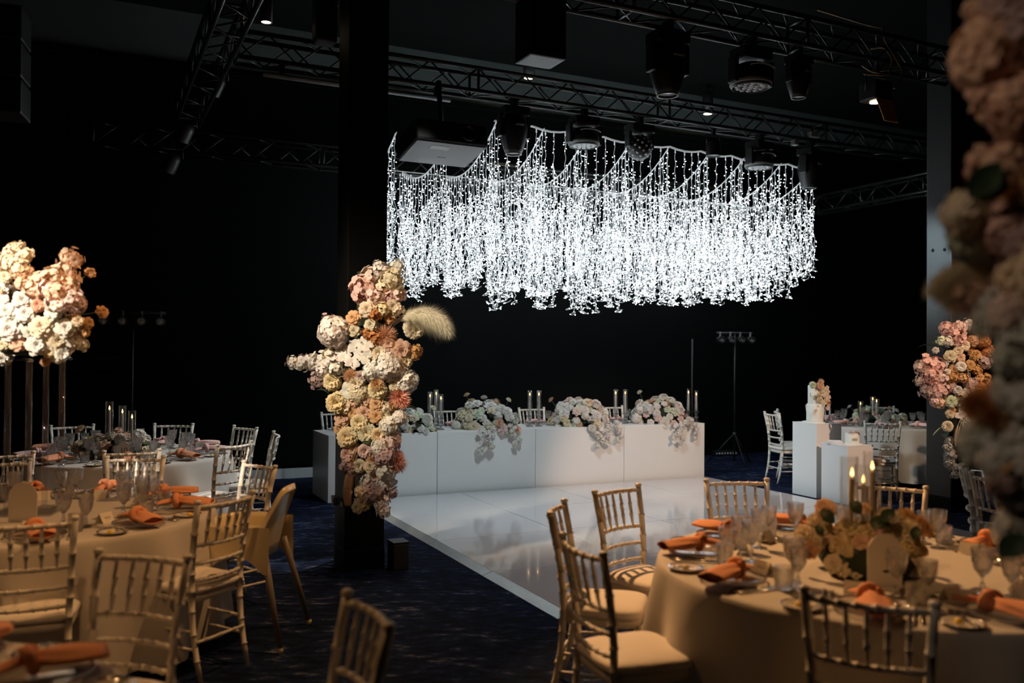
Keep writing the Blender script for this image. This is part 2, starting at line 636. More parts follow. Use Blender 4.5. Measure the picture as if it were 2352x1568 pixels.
def bow(x, y, z, d, k=6):
    """rail between the posts bowed backwards by d"""
    return [(-x + 2 * x * i / k, y - d * (1 - (2 * i / k - 1) ** 2), z) for i in range(k + 1)]


CH = {}
for s in (-1, 1):
    CH['post', s] = ringed([(s * .166, -.245, 0), (s * .169, -.195, .22), (s * .171, -.178, .45), (s * .180, -.194, .68), (s * .196, -.240, .915)],
                           .0158, [.13, .26, .39, .50, .60, .70, .82], taper=lambda q, r: r * (0.78 + 0.25 * min(1, q * 2.2))).mesh('post', 'chair_paint')
    CH['leg', s] = ringed([(s * .203, .205, 0), (s * .196, .192, .42)], .0145, [.30, .55, .80],
                          taper=lambda q, r: r * (0.75 + 0.25 * q)).mesh('leg', 'chair_paint')
    CH['side', s, 0] = ringed([(s * .169, -.215, .16), (s * .199, .197, .16)], .0085, [.25, .5, .75], .003, 6).mesh('stretcher', 'chair_paint')
    CH['side', s, 1] = ringed([(s * .169, -.195, .25), (s * .198, .194, .25)], .0085, [.25, .5, .75], .003, 6).mesh('stretcher', 'chair_paint')
CH['cap'] = MB().lathe([(.013, 0), (.0185, .008), (.0195, .018), (.012, .024), (0, .025)], 10).mesh('finial', 'chair_paint')
CH['top'] = ringed(bow(.190, -.236, .898, .040), .0115, [.14, .28, .42, .58, .72, .86], .0032, 8).mesh('top_rail', 'chair_paint')
CH['mid'] = ringed(bow(.181, -.197, .695, .038), .0105, [.14, .28, .42, .58, .72, .86], .003, 8).mesh('mid_rail', 'chair_paint')
CH['low1'] = ringed(bow(.177, -.190, .60, .034), .0095, [.14, .28, .42, .58, .72, .86], .003, 8).mesh('back_rail', 'chair_paint')
CH['low2'] = ringed(bow(.174, -.180, .51, .030), .0095, [.14, .28, .42, .58, .72, .86], .003, 8).mesh('back_rail', 'chair_paint')
CH['front', 0] = ringed([(-.2, .2, .20), (.2, .2, .20)], .0085, [.2, .4, .6, .8], .003, 6).mesh('stretcher', 'chair_paint')
CH['front', 1] = ringed([(-.2, .197, .30), (.2, .197, .30)], .0085, [.2, .4, .6, .8], .003, 6).mesh('stretcher', 'chair_paint')
CH['rear'] = ringed([(-.168, -.215, .20), (.168, -.215, .20)], .0085, [.25, .5, .75], .003, 6).mesh('stretcher', 'chair_paint')
for i in range(5):
    fx = (i + 1) / 6 * 2 - 1
    b = 1 - fx * fx
    CH['spindle', i] = ringed([(fx * .181, -.197 - .038 * b, .70), (fx * .190, -.236 - .040 * b, .895)], .0085, [.36, .62], .0035, 8,
                              taper=lambda q, r: r * (0.55 + 0.62 * math.sin(PI * q) ** 0.8)).mesh('spindle', 'chair_paint')


def seat_outline(grow, n=28):
    pts = []
    for k in range(n):
        w = 2 * PI * k / n
        c, s = math.cos(w), math.sin(w)
        x = math.copysign(abs(c) ** 0.42, c)
        y = math.copysign(abs(s) ** 0.42, s)
        hw = (.186 + .022 * (y + 1) / 2) + grow
        pts.append((x * hw, y * (.198 + grow)))
    return pts


def slab(rings, mname, m, dome=None):
    mb = MB()
    n = 28
    vs = []
    for z, g in rings:
        vs += [(x, y, z) for x, y in seat_outline(g)]
    fs = []
    for i in range(len(rings) - 1):
        for k in range(n):
            l = (k + 1) % n
            fs.append((i * n + k, i * n + l, (i + 1) * n + l, (i + 1) * n + k))
    fs.append(tuple(range(n - 1, -1, -1)))
    top = len(vs)
    last = (len(rings) - 1) * n
    zt = rings[-1][0]
    vs += [(x * .5, y * .5, zt + (dome or 0)) for x, y in seat_outline(rings[-1][1])]
    for k in range(n):
        l = (k + 1) % n
        fs.append((last + k, last + l, top + l, top + k))
    fs.append(tuple(top + k for k in range(n)))
    mb.add(vs, fs)
    return mb.mesh(mname, m)


CH['frame'] = slab([(.395, -.012), (.40, -.004), (.43, -.004), (.435, -.012)], 'seat_frame', 'chair_paint')
CH['cush'] = slab([(.436, -.02), (.440, .0), (.452, .010), (.470, .006), (.480, -.012), (.486, -.045)], 'cushion', 'cushion', .006)


def chair(label, post_mid, face, group, off=.24):
    """chair whose back stands at post_mid (top of the back) and which faces direction face"""
    f = V3((face[0], face[1], 0)).normalized()
    base = V3((post_mid[0], post_mid[1], 0)) + f * off
    t = thing('chiavari_chair', label, 'chair', (base.x, base.y, 0), math.atan2(f.y, f.x) - PI / 2, group)
    for s in (-1, 1):
        p = obj('rear_post', CH['post', s], t)
        obj('finial', CH['cap'], p, (s * .196, -.240, .912))
        obj('front_leg', CH['leg', s], t)
        obj('stretcher', CH['side', s, 0], t)
        obj('stretcher', CH['side', s, 1], t)
    for k, nm in (('top', 'top_rail'), ('mid', 'mid_rail'), ('low1', 'back_rail'), ('low2', 'back_rail'), ('rear', 'stretcher')):
        obj(nm, CH[k], t)
    obj('stretcher', CH['front', 0], t)
    obj('stretcher', CH['front', 1], t)
    for i in range(5):
        obj('spindle', CH['spindle', i], t)
    obj('seat_frame', CH['frame'], t)
    obj('seat_cushion', CH['cush'], t)
    return t


# round tables: centre, radius
TAB = {
    'right': (V3((1.66, 4.02, 0)), 0.98),
    'left': (V3((-2.68, 5.12, 0)), 0.92),
    'ten': (V3((-3.50, 8.04, 0)), 0.92),
    'corner': (V3((-1.80, 1.98, 0)), 0.92),
    'far': (V3((5.12, 12.30, 0)), 0.92),
}


def chair_px(label, a, b, tab, group, mix=0.5):
    """two post tops seen in the photograph, and the table the chair faces (or a direction)"""
    A, B = at_z(a[0], a[1], .918), at_z(b[0], b[1], .918)
    m = (A + B) / 2
    d = B - A
    nrm = V3((-d.y, d.x, 0)).normalized()
    to = (TAB[tab][0] - V3((m.x, m.y, 0))).normalized() if isinstance(tab, str) else V3((*tab, 0)).normalized()
    if nrm.dot(to) < 0:
        nrm = -nrm
    off = {'left': .20, 'ten': .185, 'far': .185}.get(tab, .24) if isinstance(tab, str) else .24
    return chair(label, m, nrm * mix + to * (1 - mix), group, off)


G1 = 'white bamboo-style banquet chairs'
# right foreground table
chair_px('pale bamboo-style chair behind the right table, its back clear against the dance floor corner', (1628, 1105), (1756, 1104), 'right', G1)
chair_px('pale bamboo-style chair behind the left side of the right table, on the dance floor', (1378, 1130), (1455, 1118), 'right', G1)
chair_px('bamboo-style chair seen edge-on left of the right table, partly hidden by another chair', (1288, 1155), (1273, 1180), 'right', G1)
chair_px('bamboo-style chair left of the right table with striped back shadow on its seat', (1287, 1231), (1392, 1276), 'right', G1)
chair_px('dark backlit bamboo-style chair at the front of the right table, nearest bottom right', (1848, 1355), (2146, 1393), 'right', G1, .7)
chair_px('pale bamboo-style chair behind the candles of the right table', (1972, 1112), (2118, 1121), 'right', G1, .4)
chair('bamboo-style chair seen exactly edge-on beside the foot of the right flower column', (3.31, 6.46), (.88, -.48), G1)
chair('bamboo-style chair seen half from behind below the blurred foreground flowers', (3.14, 5.72), (.92, .34), G1)
chair('bamboo-style chair cut by the right picture edge under the blurred flowers', (2.95, 4.75), (-.85, -.5), G1)
# left foreground table
chair_px('bamboo-style chair with bright cushion at the right of the left table, before the high chair', (442, 1153), (567, 1133), 'left', G1)
chair_px('bamboo-style chair cut by the left picture edge, in front of the left table', (-42, 1200), (167, 1190), 'left', G1, .3)
chair_px('bamboo-style chair behind the left table, its back overlapping the number ten table', (244, 1054), (370, 1052), 'left', G1)
chair_px('small white bamboo-style chair directly behind the high chair', (555, 1064), (613, 1073), 'left', G1)
chair_px('bamboo-style chair behind the left table beside the acrylic flower stand, at picture edge', (-48, 1068), (45, 1061), 'left', G1)
# number ten table
chair_px('white bamboo-style chair at the far left of the number ten table', (122, 980), (213, 978), 'ten', G1)
chair_px('white bamboo-style chair behind the number ten table, right of its candles', (356, 976), (434, 976), 'ten', G1)
chair_px('white bamboo-style chair right of number ten table, second from the skirting board', (528, 980), (578, 985), 'ten', G1)
chair_px('white bamboo-style chair seen edge-on nearest the white skirting board', (612, 994), (623, 1000), 'ten', G1)
chair_px('grey-lit bamboo-style chair in front of the right side of number ten table', (494, 1024), (559, 1015), 'ten', G1)
chair_px('bamboo-style chair in front of number ten table, hiding its number card', (243, 1037), (361, 1033), 'ten', G1)
chair_px('bamboo-style chair at the near left of number ten table, by the picture edge', (-35, 1046), (49, 1036), 'ten', G1)
# bottom left corner table
chair_px('bamboo-style chair with its back to the left table, facing the bottom left corner table', (214, 1269), (445, 1284), 'corner', G1)
chair_px('lone bamboo-style chair at the bottom centre, seen cut off by the lower edge', (800, 1368), (889, 1440), 'corner', G1)
# far right table
chair_px('white chair at the far right table, nearer of the two left of the cake plinth', (1774, 947), (1789, 951), 'far', G1, .2)
chair_px('white chair at the far right table, farther of the two left of the cake plinth', (1785, 943), (1805, 943), 'far', G1, .2)
chair_px('grey-lit chair standing between the small plinth and the far right table', (1992, 969), (2058, 969), 'far', G1, .4)
chair('white chair behind the far right table, just right of the cake', (4.72, 13.62), (.2, -1), G1)
chair('white chair behind the far right table, nearest the right pillar', (5.66, 13.58), (-.2, -1), G1)
chair('white chair whose seat shows just left of the right pillar', (6.12, 11.35), (-.75, .5), G1)
chair('pale blue-lit chair visible between the right pillar flowers and the foreground flowers', (6.16, 11.0), (1, .4), G1)
chair('chair whose legs show below the right pillar flowers', (5.55, 9.6), (.6, .8), G1)

# ------------------------------------------------------------------ high chair
hc = thing('high_chair', 'cream plastic baby high chair with dark tapered legs beside the left table', 'high chair', (-1.57, 5.28, 0), math.radians(176))
# local +x faces the table


def hc_shell():
    mb = MB()
    n = 40
    prof = []
    # rim outline of the bucket (rounded rectangle) from bottom to rim, with high back at -x
    rings = []
    for lv in range(7):
        q = lv / 6
        ring = []
        for k in range(n):
            w = 2 * PI * k / n
            c, s = math.cos(w), math.sin(w)
            x = math.copysign(abs(c) ** .55, c)
            y = math.copysign(abs(s) ** .55, s)
            back = max(0.0, (-x - 0.72) / 0.28)
            back = back * back * (3 - 2 * back)
            top = .70 + .205 * back
            z = .50 + (top - .50) * q
            ex = .165 + .035 * q + (0.02 * back * q)
            ey = (.155 + .045 * q) * (1 - .16 * back * q)
            ring.append((x * ex - .03 * back * q, y * ey, z))
        rings.append(ring)
    vs = [p for r in rings for p in r]
    fs = []
    for i in range(6):
        for k in range(n):
            l = (k + 1) % n
            fs.append((i * n + k, i * n + l, (i + 1) * n + l, (i + 1) * n + k))
    fs.append(tuple(range(n - 1, -1, -1)))
    # folded-over rim
    rim, down = [], []
    for (x, y, z) in rings[-1]:
        d = V3((x, y, 0)).normalized()
        rim.append((x + d.x * .016, y + d.y * .016, z + .002))
        lowr = -.05 if z < .74 else -.03
        down.append((x + d.x * .022, y + d.y * .022, z + lowr))
    a = 6 * n
    b = len(vs)
    vs += rim + down
    for k in range(n):
        l = (k + 1) % n
        fs.append((a + k, a + l, b + l, b + k))
        fs.append((b + k, b + l, b + n + l, b + n + k))
    mb.add(vs, fs)
    return mb.mesh('seat_shell', 'plastic_cream')


obj('seat_shell', hc_shell(), hc)
for s in (-1, 1):
    sk = MB()
      # side skirts with an arched lower edge
    def fn(a, b, s=s):
        x = -.21 + .40 * a
        arch = .565 + .10 * math.sin(PI * max(0, min(1, (a - .10) / .80))) ** .7
        z = .69 + (arch - .69) * b
        return V3((x, s * (.215 + .012 * b), z - .14 * (b if a < .1 or a > .9 else b)))
    sk.grid(fn, 16, 3)
    obj('side_skirt', sk.mesh('side_skirt', 'plastic_cream'), hc)
for sx, sy in ((-1, -1), (-1, 1), (1, -1), (1, 1)):
    lg = MB().tube([(sx * .165, sy * .175, .56), (sx * .30, sy * .27, .02)], [.021, .014], 10).mesh('leg', 'leg_dark')
    lo = obj('leg', lg, hc)
    ft = MB().lathe([(.0, 0), (.016, .002), (.018, .02), (.014, .032)], 10).mesh('foot_cap', 'plastic_cream')
    obj('foot_cap', ft, lo, (sx * .30, sy * .27, 0))

# ================================================================== TABLES
def round_table(key, label_t, label_c, seed):
    c, R = TAB[key]
    rnd = random.Random(seed)
    t = thing('round_table', label_t, 'table', (c.x, c.y, 0), 0, 'round banquet tables')
    obj('tabletop', MB().lathe([(0, .715), (R - .01, .715), (R - .01, .742), (0, .742)], 48).mesh('tabletop', 'leg_dark'), t)
    for a in range(4):
        w = a * PI / 2 + .6
        obj('leg', MB().tube([(.55 * math.cos(w), .55 * math.sin(w), .715), (.60 * math.cos(w), .60 * math.sin(w), .0)], .016, 8).mesh('leg', 'leg_dark'), t)
    n = 180
    nf = rnd.randint(15, 17)
    ph = rnd.uniform(0, 6)
    prof = [(0.0, .752, 0), (R * .5, .752, 0), (R - .03, .752, 0), (R - .008, .750, .0), (R, .742, .02), (R + .006, .72, .06),
            (R + .012, .66, .2), (R + .022, .55, .42), (R + .032, .42, .65), (R + .042, .28, .85), (R + .052, .14, 1.0), (R + .056, .07, 1.05)]
    vs = [(0, 0, .752)]
    fs = []
    wob = [rnd.uniform(.6, 1.25) for _ in range(nf)]
    jit = [rnd.uniform(-.2, .2) for _ in range(nf)]
    for i, (r, z, f) in enumerate(prof[1:]):
        for k in range(n):
            w = 2 * PI * k / n
            fi = (w / (2 * PI) * nf)
            a = int(fi) % nf
            b = (a + 1) % nf
            q = fi - int(fi)
            q = q * q * (3 - 2 * q)
            am = wob[a] * (1 - q) + wob[b] * q
            pj = jit[a] * (1 - q) + jit[b] * q
            cw = math.cos(nf * w + ph + pj * 4)
            d = f * (.046 * am * (1 - 1.9 * (.5 - .5 * cw) ** 1.7) + .010 * math.cos(2.0 * nf * w + ph * 2 + pj * 6))
            rr = r + d + .018 * f
            vs.append((rr * math.cos(w), rr * math.sin(w), z + (0 if f < .9 else .012 * math.sin(3 * w + ph))))
    for k in range(n):
        fs.append((0, 1 + k, 1 + (k + 1) % n))
    for i in range(len(prof) - 2):
        for k in range(n):
            l = (k + 1) % n
            a = 1 + i * n
            fs.append((a + k, a + n + k, a + n + l, a + l))
    mb = MB()
    mb.add(vs, fs)
    o = obj('tablecloth', mb.mesh('tablecloth', 'cloth'), loc=(c.x, c.y, 0))
    tag(o, label_c, 'tablecloth', 'floor-length tablecloths')
    return t


round_table('right', 'round table under the beige cloth in the right foreground', 'beige cloth with deep folds on the right foreground table', 1)
round_table('left', 'round table under the cloth carrying the tall acrylic flower stand', 'beige cloth on the left table below the acrylic flower stand', 2)
round_table('ten', 'round table under the cloth carrying the number ten card', 'grey-beige cloth on the number ten table, right side lit cool', 3)
round_table('corner', 'round table in the bottom left corner, mostly outside the picture', 'cloth on the table in the bottom left corner', 4)
round_table('far', 'round table behind the cake plinths by the right pillar', 'grey-lit cloth on the far table behind the cake plinths', 5)

# ------------------------------------------------------------------ tableware meshes
TW = {}


def cut(depth, rows):
    def f(i, k):
        return 1 - depth * ((i + k) % 2) if i in rows else 1
    return f


def goblet(h, rb, m='crystal'):
    """crystal goblet: foot, knopped stem, faceted bowl"""
    hs = h * .43
    out = MB().lathe([(0, .0), (rb * .82, .0), (rb * .84, .003), (rb * .35, .009), (.006, .016), (.0055, hs * .30), (.010, hs * .42), (.012, hs * .50), (.010, hs * .58),
                      (.0055, hs * .70), (.007, hs * .92), (.014, hs)], 12).mesh('stem', m, False)
    hb = h - hs
    prof = [(.012, hs), (rb * .42, hs + hb * .06), (rb * .68, hs + hb * .18), (rb * .82, hs + hb * .34), (rb * .90, hs + hb * .50), (rb * .95, hs + hb * .66), (rb * .98, hs + hb * .82),
            (rb, h), (rb * .965, h), (rb * .93, hs + hb * .66), (rb * .80, hs + hb * .36), (rb * .55, hs + hb * .16), (0.0, hs + hb * .10)]
    b = MB().lathe(prof, 16, mod=cut(.07, (1, 2, 3, 4, 5))).mesh('bowl', m, False)
    return out, b


TW['gob_l'] = goblet(.188, .044)
TW['gob_s'] = goblet(.165, .039)
prof = [(0, 0), (.032, .0), (.036, .004), (.037, .02), (.038, .04), (.039, .06), (.040, .092), (.037, .092), (.036, .06), (.035, .014), (0, .012)]
TW['tumbler'] = MB().lathe(prof, 18, mod=cut(.05, (2, 3, 4))).mesh('tumbler', 'crystal', False)
TW['charger'] = MB().lathe([(0, .004), (.105, .004), (.118, .010), (.150, .015), (.158, .017), (.158, .013), (.118, .006), (.105, .0), (0, .0)], 48).mesh('plate', 'charger_glass')
bd = MB()
for k in range(72):
    w = 2 * PI * k / 72
    bd.lathe([(0, -.0055), (.0045, -.003), (.0055, 0), (.0045, .003), (0, .0055)], 6, c=(.157 * math.cos(w), .157 * math.sin(w), .018))
TW['beads'] = bd.mesh('bead_rim', 'chrome')
TW['side'] = MB().lathe([(0, .004), (.050, .004), (.058, .009), (.080, .014), (.083, .014), (.060, .004), (.050, 0), (0, 0)], 32).mesh('plate', 'porcelain')
TW['side_rim'] = MB().lathe([(.075, .0128), (.080, .0148), (.0842, .0150), (.0835, .0125)], 32).mesh('rim', 'chrome')
TW['butter'] = MB().lathe([(0, 0), (.013, 0), (.017, .004), (.016, .010), (.009, .015), (0, .016)], 12).mesh('butter_pat', 'butter')


def cutlery(kind):
    mb = MB()
    if kind == 'fork':
        mb.tube([(0, 0, .004), (0, .05, .004), (0, .12, .006), (0, .145, .008)], [.0065, .005, .0028, .004], 6, flat=.45)
        mb.box((0, .158, .007), (.020, .026, .0022))
        for x in (-.0078, -.0026, .0026, .0078):
            mb.tube([(x, .17, .007), (x, .195, .005), (x, .207, .007)], [.0017, .0016, .0008], 5)
    elif kind == 'knife':
        mb.tube([(0, 0, .005), (0, .05, .005), (0, .105, .005)], [.0065, .0072, .0052], 6, flat=.6)
        mb.add([(-.004, .105, .003), (.009, .108, .003), (.010, .19, .003), (.0, .223, .003), (-.004, .2, .003),
                (-.004, .105, .0065), (.009, .108, .004), (.010, .19, .004), (0, .223, .0045), (-.004, .2, .0065)],
               [(4, 3, 2, 1, 0), (5, 6, 7, 8, 9), (0, 1, 6, 5), (1, 2, 7, 6), (2, 3, 8, 7), (3, 4, 9, 8), (4, 0, 5, 9)])
    else:
        mb.tube([(0, 0, .004), (0, .04, .004), (0, .08, .004)], [.0055, .006, .0045], 6, flat=.6)
        mb.add([(-.003, .08, .003), (.008, .083, .003), (.010, .14, .003), (.002, .155, .003),
                (-.003, .08, .006), (.008, .083, .004), (.010, .14, .004), (.002, .155, .005)],
               [(3, 2, 1, 0), (4, 5, 6, 7), (0, 1, 5, 4), (1, 2, 6, 5), (2, 3, 7, 6), (3, 0, 4, 7)])
    return mb.mesh(kind, 'cutlery')


for k in ('fork', 'knife', 'butter_knife'):
    TW[k] = cutlery(k)


def napkin_mesh(seed, m):
    """cloth napkin rolled flat, tied in a knot: long flared body, knot, short tail"""
    r = random.Random(seed)
    mb = MB()
    n = 20
    p1, p2 = r.uniform(0, 6), r.uniform(0, 6)
    bendx = r.uniform(-.02, .02)

    def section(y, w, h, zc, x0, puck):
        pts = []
        for k in range(n):
            a = 2 * PI * k / n
            c, s = math.cos(a), math.sin(a)
            rip = 1 + puck * (.16 * math.sin(4 * a + p1) + .10 * math.sin(7 * a + p2 + y * 30))
            pts.append((x0 + w * rip * c, y, zc + h * rip * (s if s > 0 else s * .75)))
        return pts
    # body from its open flared end (y=-.14) to the knot (y=.03)
    S = []
    for q in range(9):
        f = q / 8
        y = -.145 + .17 * f
        w = .047 - .006 * f + .010 * math.sin(PI * f) - (.020 * max(0, f - .75) / .25)
        h = .017 + .006 * math.sin(PI * f * .9) + .002 * f
        S.append(section(y, w, h, .027 + .006 * f, bendx * f * f, .55 + .4 * f))
    inner = [[((x - bendx * 0) * .86, y + .004 + .02 * i, .027 + (z - .027) * .80) for x, y, z in S[0]] for i in range(2)]
    rows = [inner[1], inner[0]] + S
    vs = [p for s_ in rows for p in s_]
    fs = []
    for i in range(len(rows) - 1):
        for k in range(n):
            l = (k + 1) % n
            fs.append((i * n + k, i * n + l, (i + 1) * n + l, (i + 1) * n + k))
    fs.append(tuple(range(n)))
    mb.add(vs, fs)
    # knot: an overlapping band winding round the roll
    P = []
    for k in range(25):
        a = 2 * PI * k / 24 * 1.18
        P.append((bendx + .027 * math.cos(a) * 1.05, .030 + .013 * math.sin(a * .5 + p1) + .010 * (k / 24 - .5), .036 + .024 * math.sin(a)))
    mb.tube(P, [.010 + .006 * math.sin(PI * k / 24) for k in range(25)], 8, flat=1.15)
    P = []
    for k in range(15):
        a = 2 * PI * k / 14 * .8 + 1.2
        P.append((bendx + .018 * math.cos(a), .045 + .016 * math.cos(a * .7), .040 + .022 * math.sin(a)))
    mb.tube(P, [.008 + .006 * math.sin(PI * k / 14) for k in range(15)], 8)
    # tail, flaring and folded
    T = []
    tx = r.uniform(-.03, .03)
    for q in range(6):
        f = q / 5
        T.append(section(.045 + .085 * f, .014 + .022 * f, .012 + .004 * math.sin(PI * f) - .004 * f, .034 - .010 * f, bendx + tx * f, .7))
    vs = [p for s_ in T for p in s_]
    fs = []
    for i in range(len(T) - 1):
        for k in range(n):
            l = (k + 1) % n
            fs.append((i * n + k, i * n + l, (i + 1) * n + l, (i + 1) * n + k))
    fs.append(tuple(5 * n + k for k in range(n)))
    mb.add(vs, fs)
    return mb.mesh('napkin', m)


NAPS = [napkin_mesh(i, 'napkin') for i in range(5)]
NAPP = [napkin_mesh(i + 20, 'napkin_cool_lit') for i in range(3)]


def card_mesh():
    mb = MB()
    w, h, d = .085, .055, .030
    mb.add([(-w / 2, -d, 0), (w / 2, -d, 0), (w / 2, 0, h), (-w / 2, 0, h), (-w / 2, d, 0), (w / 2, d, 0)], [(0, 1, 2, 3), (3, 2, 5, 4)])
    e = .0008
    mb.add([(-w / 2, -d + 2 * e, 0), (w / 2, -d + 2 * e, 0), (w / 2, 0, h - 2 * e), (-w / 2, 0, h - 2 * e), (-w / 2, d - 2 * e, 0), (w / 2, d - 2 * e, 0)], [(3, 2, 1, 0), (4, 5, 2, 3)])
    return mb.mesh('folded_card', 'card', False)


def scribble(seed):
    """handwritten looking flourish lying on the front face of a tent card"""
    r = random.Random(seed)
    P = []
    L = r.uniform(.036, .048)
    a = r.uniform(0, 6)
    for k in range(46):
        f = k / 45
        x = -L / 2 + L * f + .003 * math.sin(f * 38 + a)
        y = .0035 * math.sin(f * 44 + a) + .004 * math.sin(f * 15 + a * 2) * (1 - f * .5)
        P.append((x, y))
    d, h = .030, .055
    sl = math.hypot(d, h)
    pts = []
    for x, y in P:
        q = .5 + y / sl
        pts.append((x, -d + d * q - .0006, h * q + .0004))
    return MB().tube(pts, .0006, 4).mesh('handwriting', 'ink')


TW['card'] = card_mesh()
SCR = [scribble(i) for i in range(6)]


def setting(tab, deg, place, where, full=True, pink=False, seed=0, glasses=3, card=True, lite=False):
    """one place at a round table; place and where describe it for the labels"""
    c, R = TAB[tab]
    rnd = random.Random(seed * 131 + int(deg))
    w = math.radians(deg)
    d = V3((math.cos(w), math.sin(w), 0))        # outwards
    t = V3((d.y, -d.x, 0))                       # to the diner's right when looking at the centre is -t for outward d
    rgt = V3((-d.y, d.x, 0)) * 1.0
    # the diner sits outside looking inwards (-d); their right hand side:
    rgt = V3((-d).cross(V3((0, 0, 1))))
    z = .753
    rot = w + PI / 2                             # local +y points inwards (-d)

    def P(right, inward, dz=0.0):
        q = c + d * (R - inward) + rgt * right
        return (q.x, q.y, z + dz)
    L = lambda s: f'{s}, {place} of {where}'
    ch = thing('charger_plate', L('clear charger plate with beaded rim'), 'plate', P(0, .185), rot, 'beaded charger plates')
    ch.scale = (.87, .87, 1)
    obj('plate', TW['charger'], ch)
    obj('bead_rim', TW['beads'], ch, kind='stuff')
    nm = (NAPP if pink else NAPS)
    n = obj('napkin', nm[rnd.randrange(len(nm))], None, P(rnd.uniform(-.02, .02), .17, .012), (0, 0, rot + rnd.uniform(-.55, .55)), 1.15)
    tag(n, L('knotted napkin, dusty pink in cool light' if pink else 'knotted peach napkin'), 'napkin', 'knotted napkins')
    if not lite:
        sp = thing('side_plate', L('small bread plate with butter'), 'plate', P(-.236, .115), rot, 'bread plates')
        sp.scale = (.92, .92, 1)
        obj('plate', TW['side'], sp)
        obj('rim', TW['side_rim'], sp)
        obj('butter_pat', TW['butter'], sp, (rnd.uniform(-.02, .02), rnd.uniform(-.01, .02), .004))
        b = obj('butter_knife', TW['butter_knife'], None, P(-.236 + rnd.uniform(.0, .03), .045, .0135), (0, -.03, rot + rnd.uniform(-.5, -.1)))
        tag(b, L('butter knife on the bread plate'), 'knife', 'butter knives')
        for j, x in enumerate((-.150, -.177)[:2 if full else 1]):
            f = obj('dinner_fork', TW['fork'], None, P(x, .205 + .01 * j, .0005), (0, 0, rot))
            tag(f, L(('inner', 'outer')[j] + ' fork left of the charger'), 'fork', 'forks')
            k = obj('dinner_knife', TW['knife'], None, P(-x, .07 + .01 * j, .0005), (0, 0, rot))
            tag(k, L(('inner', 'outer')[j] + ' knife right of the charger'), 'knife', 'knives')
    if card:
        pc = thing('place_card', L('cream tent place card'), 'card', P(-.05 + rnd.uniform(-.02, .02), .395), rot + rnd.uniform(-.25, .25), 'tent place cards')
        obj('folded_card', TW['card'], pc)
        obj('handwriting', SCR[rnd.randrange(6)], pc)
    gl = [('gob_l', .098, .425, 'large cut crystal goblet'), ('gob_s', .204, .380, 'smaller cut crystal goblet'), ('tumbler', .168, .298, 'cut crystal tumbler')][:glasses]
    for k, x, y, s in gl:
        p = P(x + rnd.uniform(-.015, .015), y + rnd.uniform(-.015, .015))
        if k == 'tumbler':
            g = obj('tumbler', TW[k], None, p, (0, 0, rnd.uniform(0, 6)))
            tag(g, L(s), 'glass', 'crystal tumblers')
        else:
            g = thing('goblet', L(s), 'glass', p, rnd.uniform(0, 6), 'crystal goblets')
            obj('stem', TW[k][0], g)
            obj('bowl', TW[k][1], g)


RIGHT = 'the right table'
for deg, pl in ((246, 'front-left place'), (203, 'left place'), (166, 'left-back place'), (134, 'back-left place'), (101, 'back place'),
                (64, 'back-right place'), (28, 'right-back place'), (-8, 'right place'), (-44, 'right-front place'), (-79, 'front place')):
    setting('right', deg, pl, RIGHT, seed=1)
for deg, pl in ((-66, 'front place'), (-25, 'front-right place'), (12, 'right place'), (49, 'right-back place'), (89, 'back place'),
                (126, 'back-left place'), (162, 'left place'), (250, 'front-left place')):
    setting('left', deg, pl, 'the left table', seed=2)
for deg, pl in ((-66, 'front place'), (-30, 'front-right place'), (8, 'right place'), (48, 'right-back place'), (88, 'back place'),
                (132, 'back-left place'), (170, 'left place'), (212, 'left-front place'), (248, 'front-left place')):
    setting('ten', deg, pl, 'the number ten table', seed=3, full=False, pink=deg in (8, 48, 88, 212))
for deg, pl in ((52, 'right-hand place'), (82, 'left-hand place')):
    setting('corner', deg, pl, 'the bottom left corner table', seed=4, full=False, glasses=0, card=False)
for deg, pl in ((-112, 'front place'), (-70, 'front-right place'), (-150, 'front-left place'), (172, 'left place'), (125, 'back-left place'),
                (80, 'back place'), (-28, 'right place')):
    setting('far', deg, pl, 'the far right table', seed=5, pink=True, lite=True, card=False)

# salt and pepper
sh = MB().lathe([(0, 0), (.014, 0), (.016, .006), (.012, .03), (.013, .042)], 12).mesh('body', 'crystal')
sc_ = MB().lathe([(.0132, .042), (.0132, .052), (.008, .058), (0, .059)], 12).mesh('cap', 'chrome')
for (tab, x, y, lab) in (('left', 133, 1226, 'small salt shaker on the left table edge, left of the bread plate'),
                         ('left', 141, 1222, 'small pepper shaker on the left table edge, nearest the bread plate'),
                         ('right', 2046, 1425, 'small salt shaker at the front of the right table behind the chair spindles'),
                         ('right', 2062, 1425, 'small pepper shaker at the front of the right table behind the chair spindles')):
    p = at_z(x, y, .753)
    s = thing('shaker', lab, 'shaker', p, 0, 'salt and pepper shakers')
    obj('body', sh, s)
    obj('cap', sc_, s)


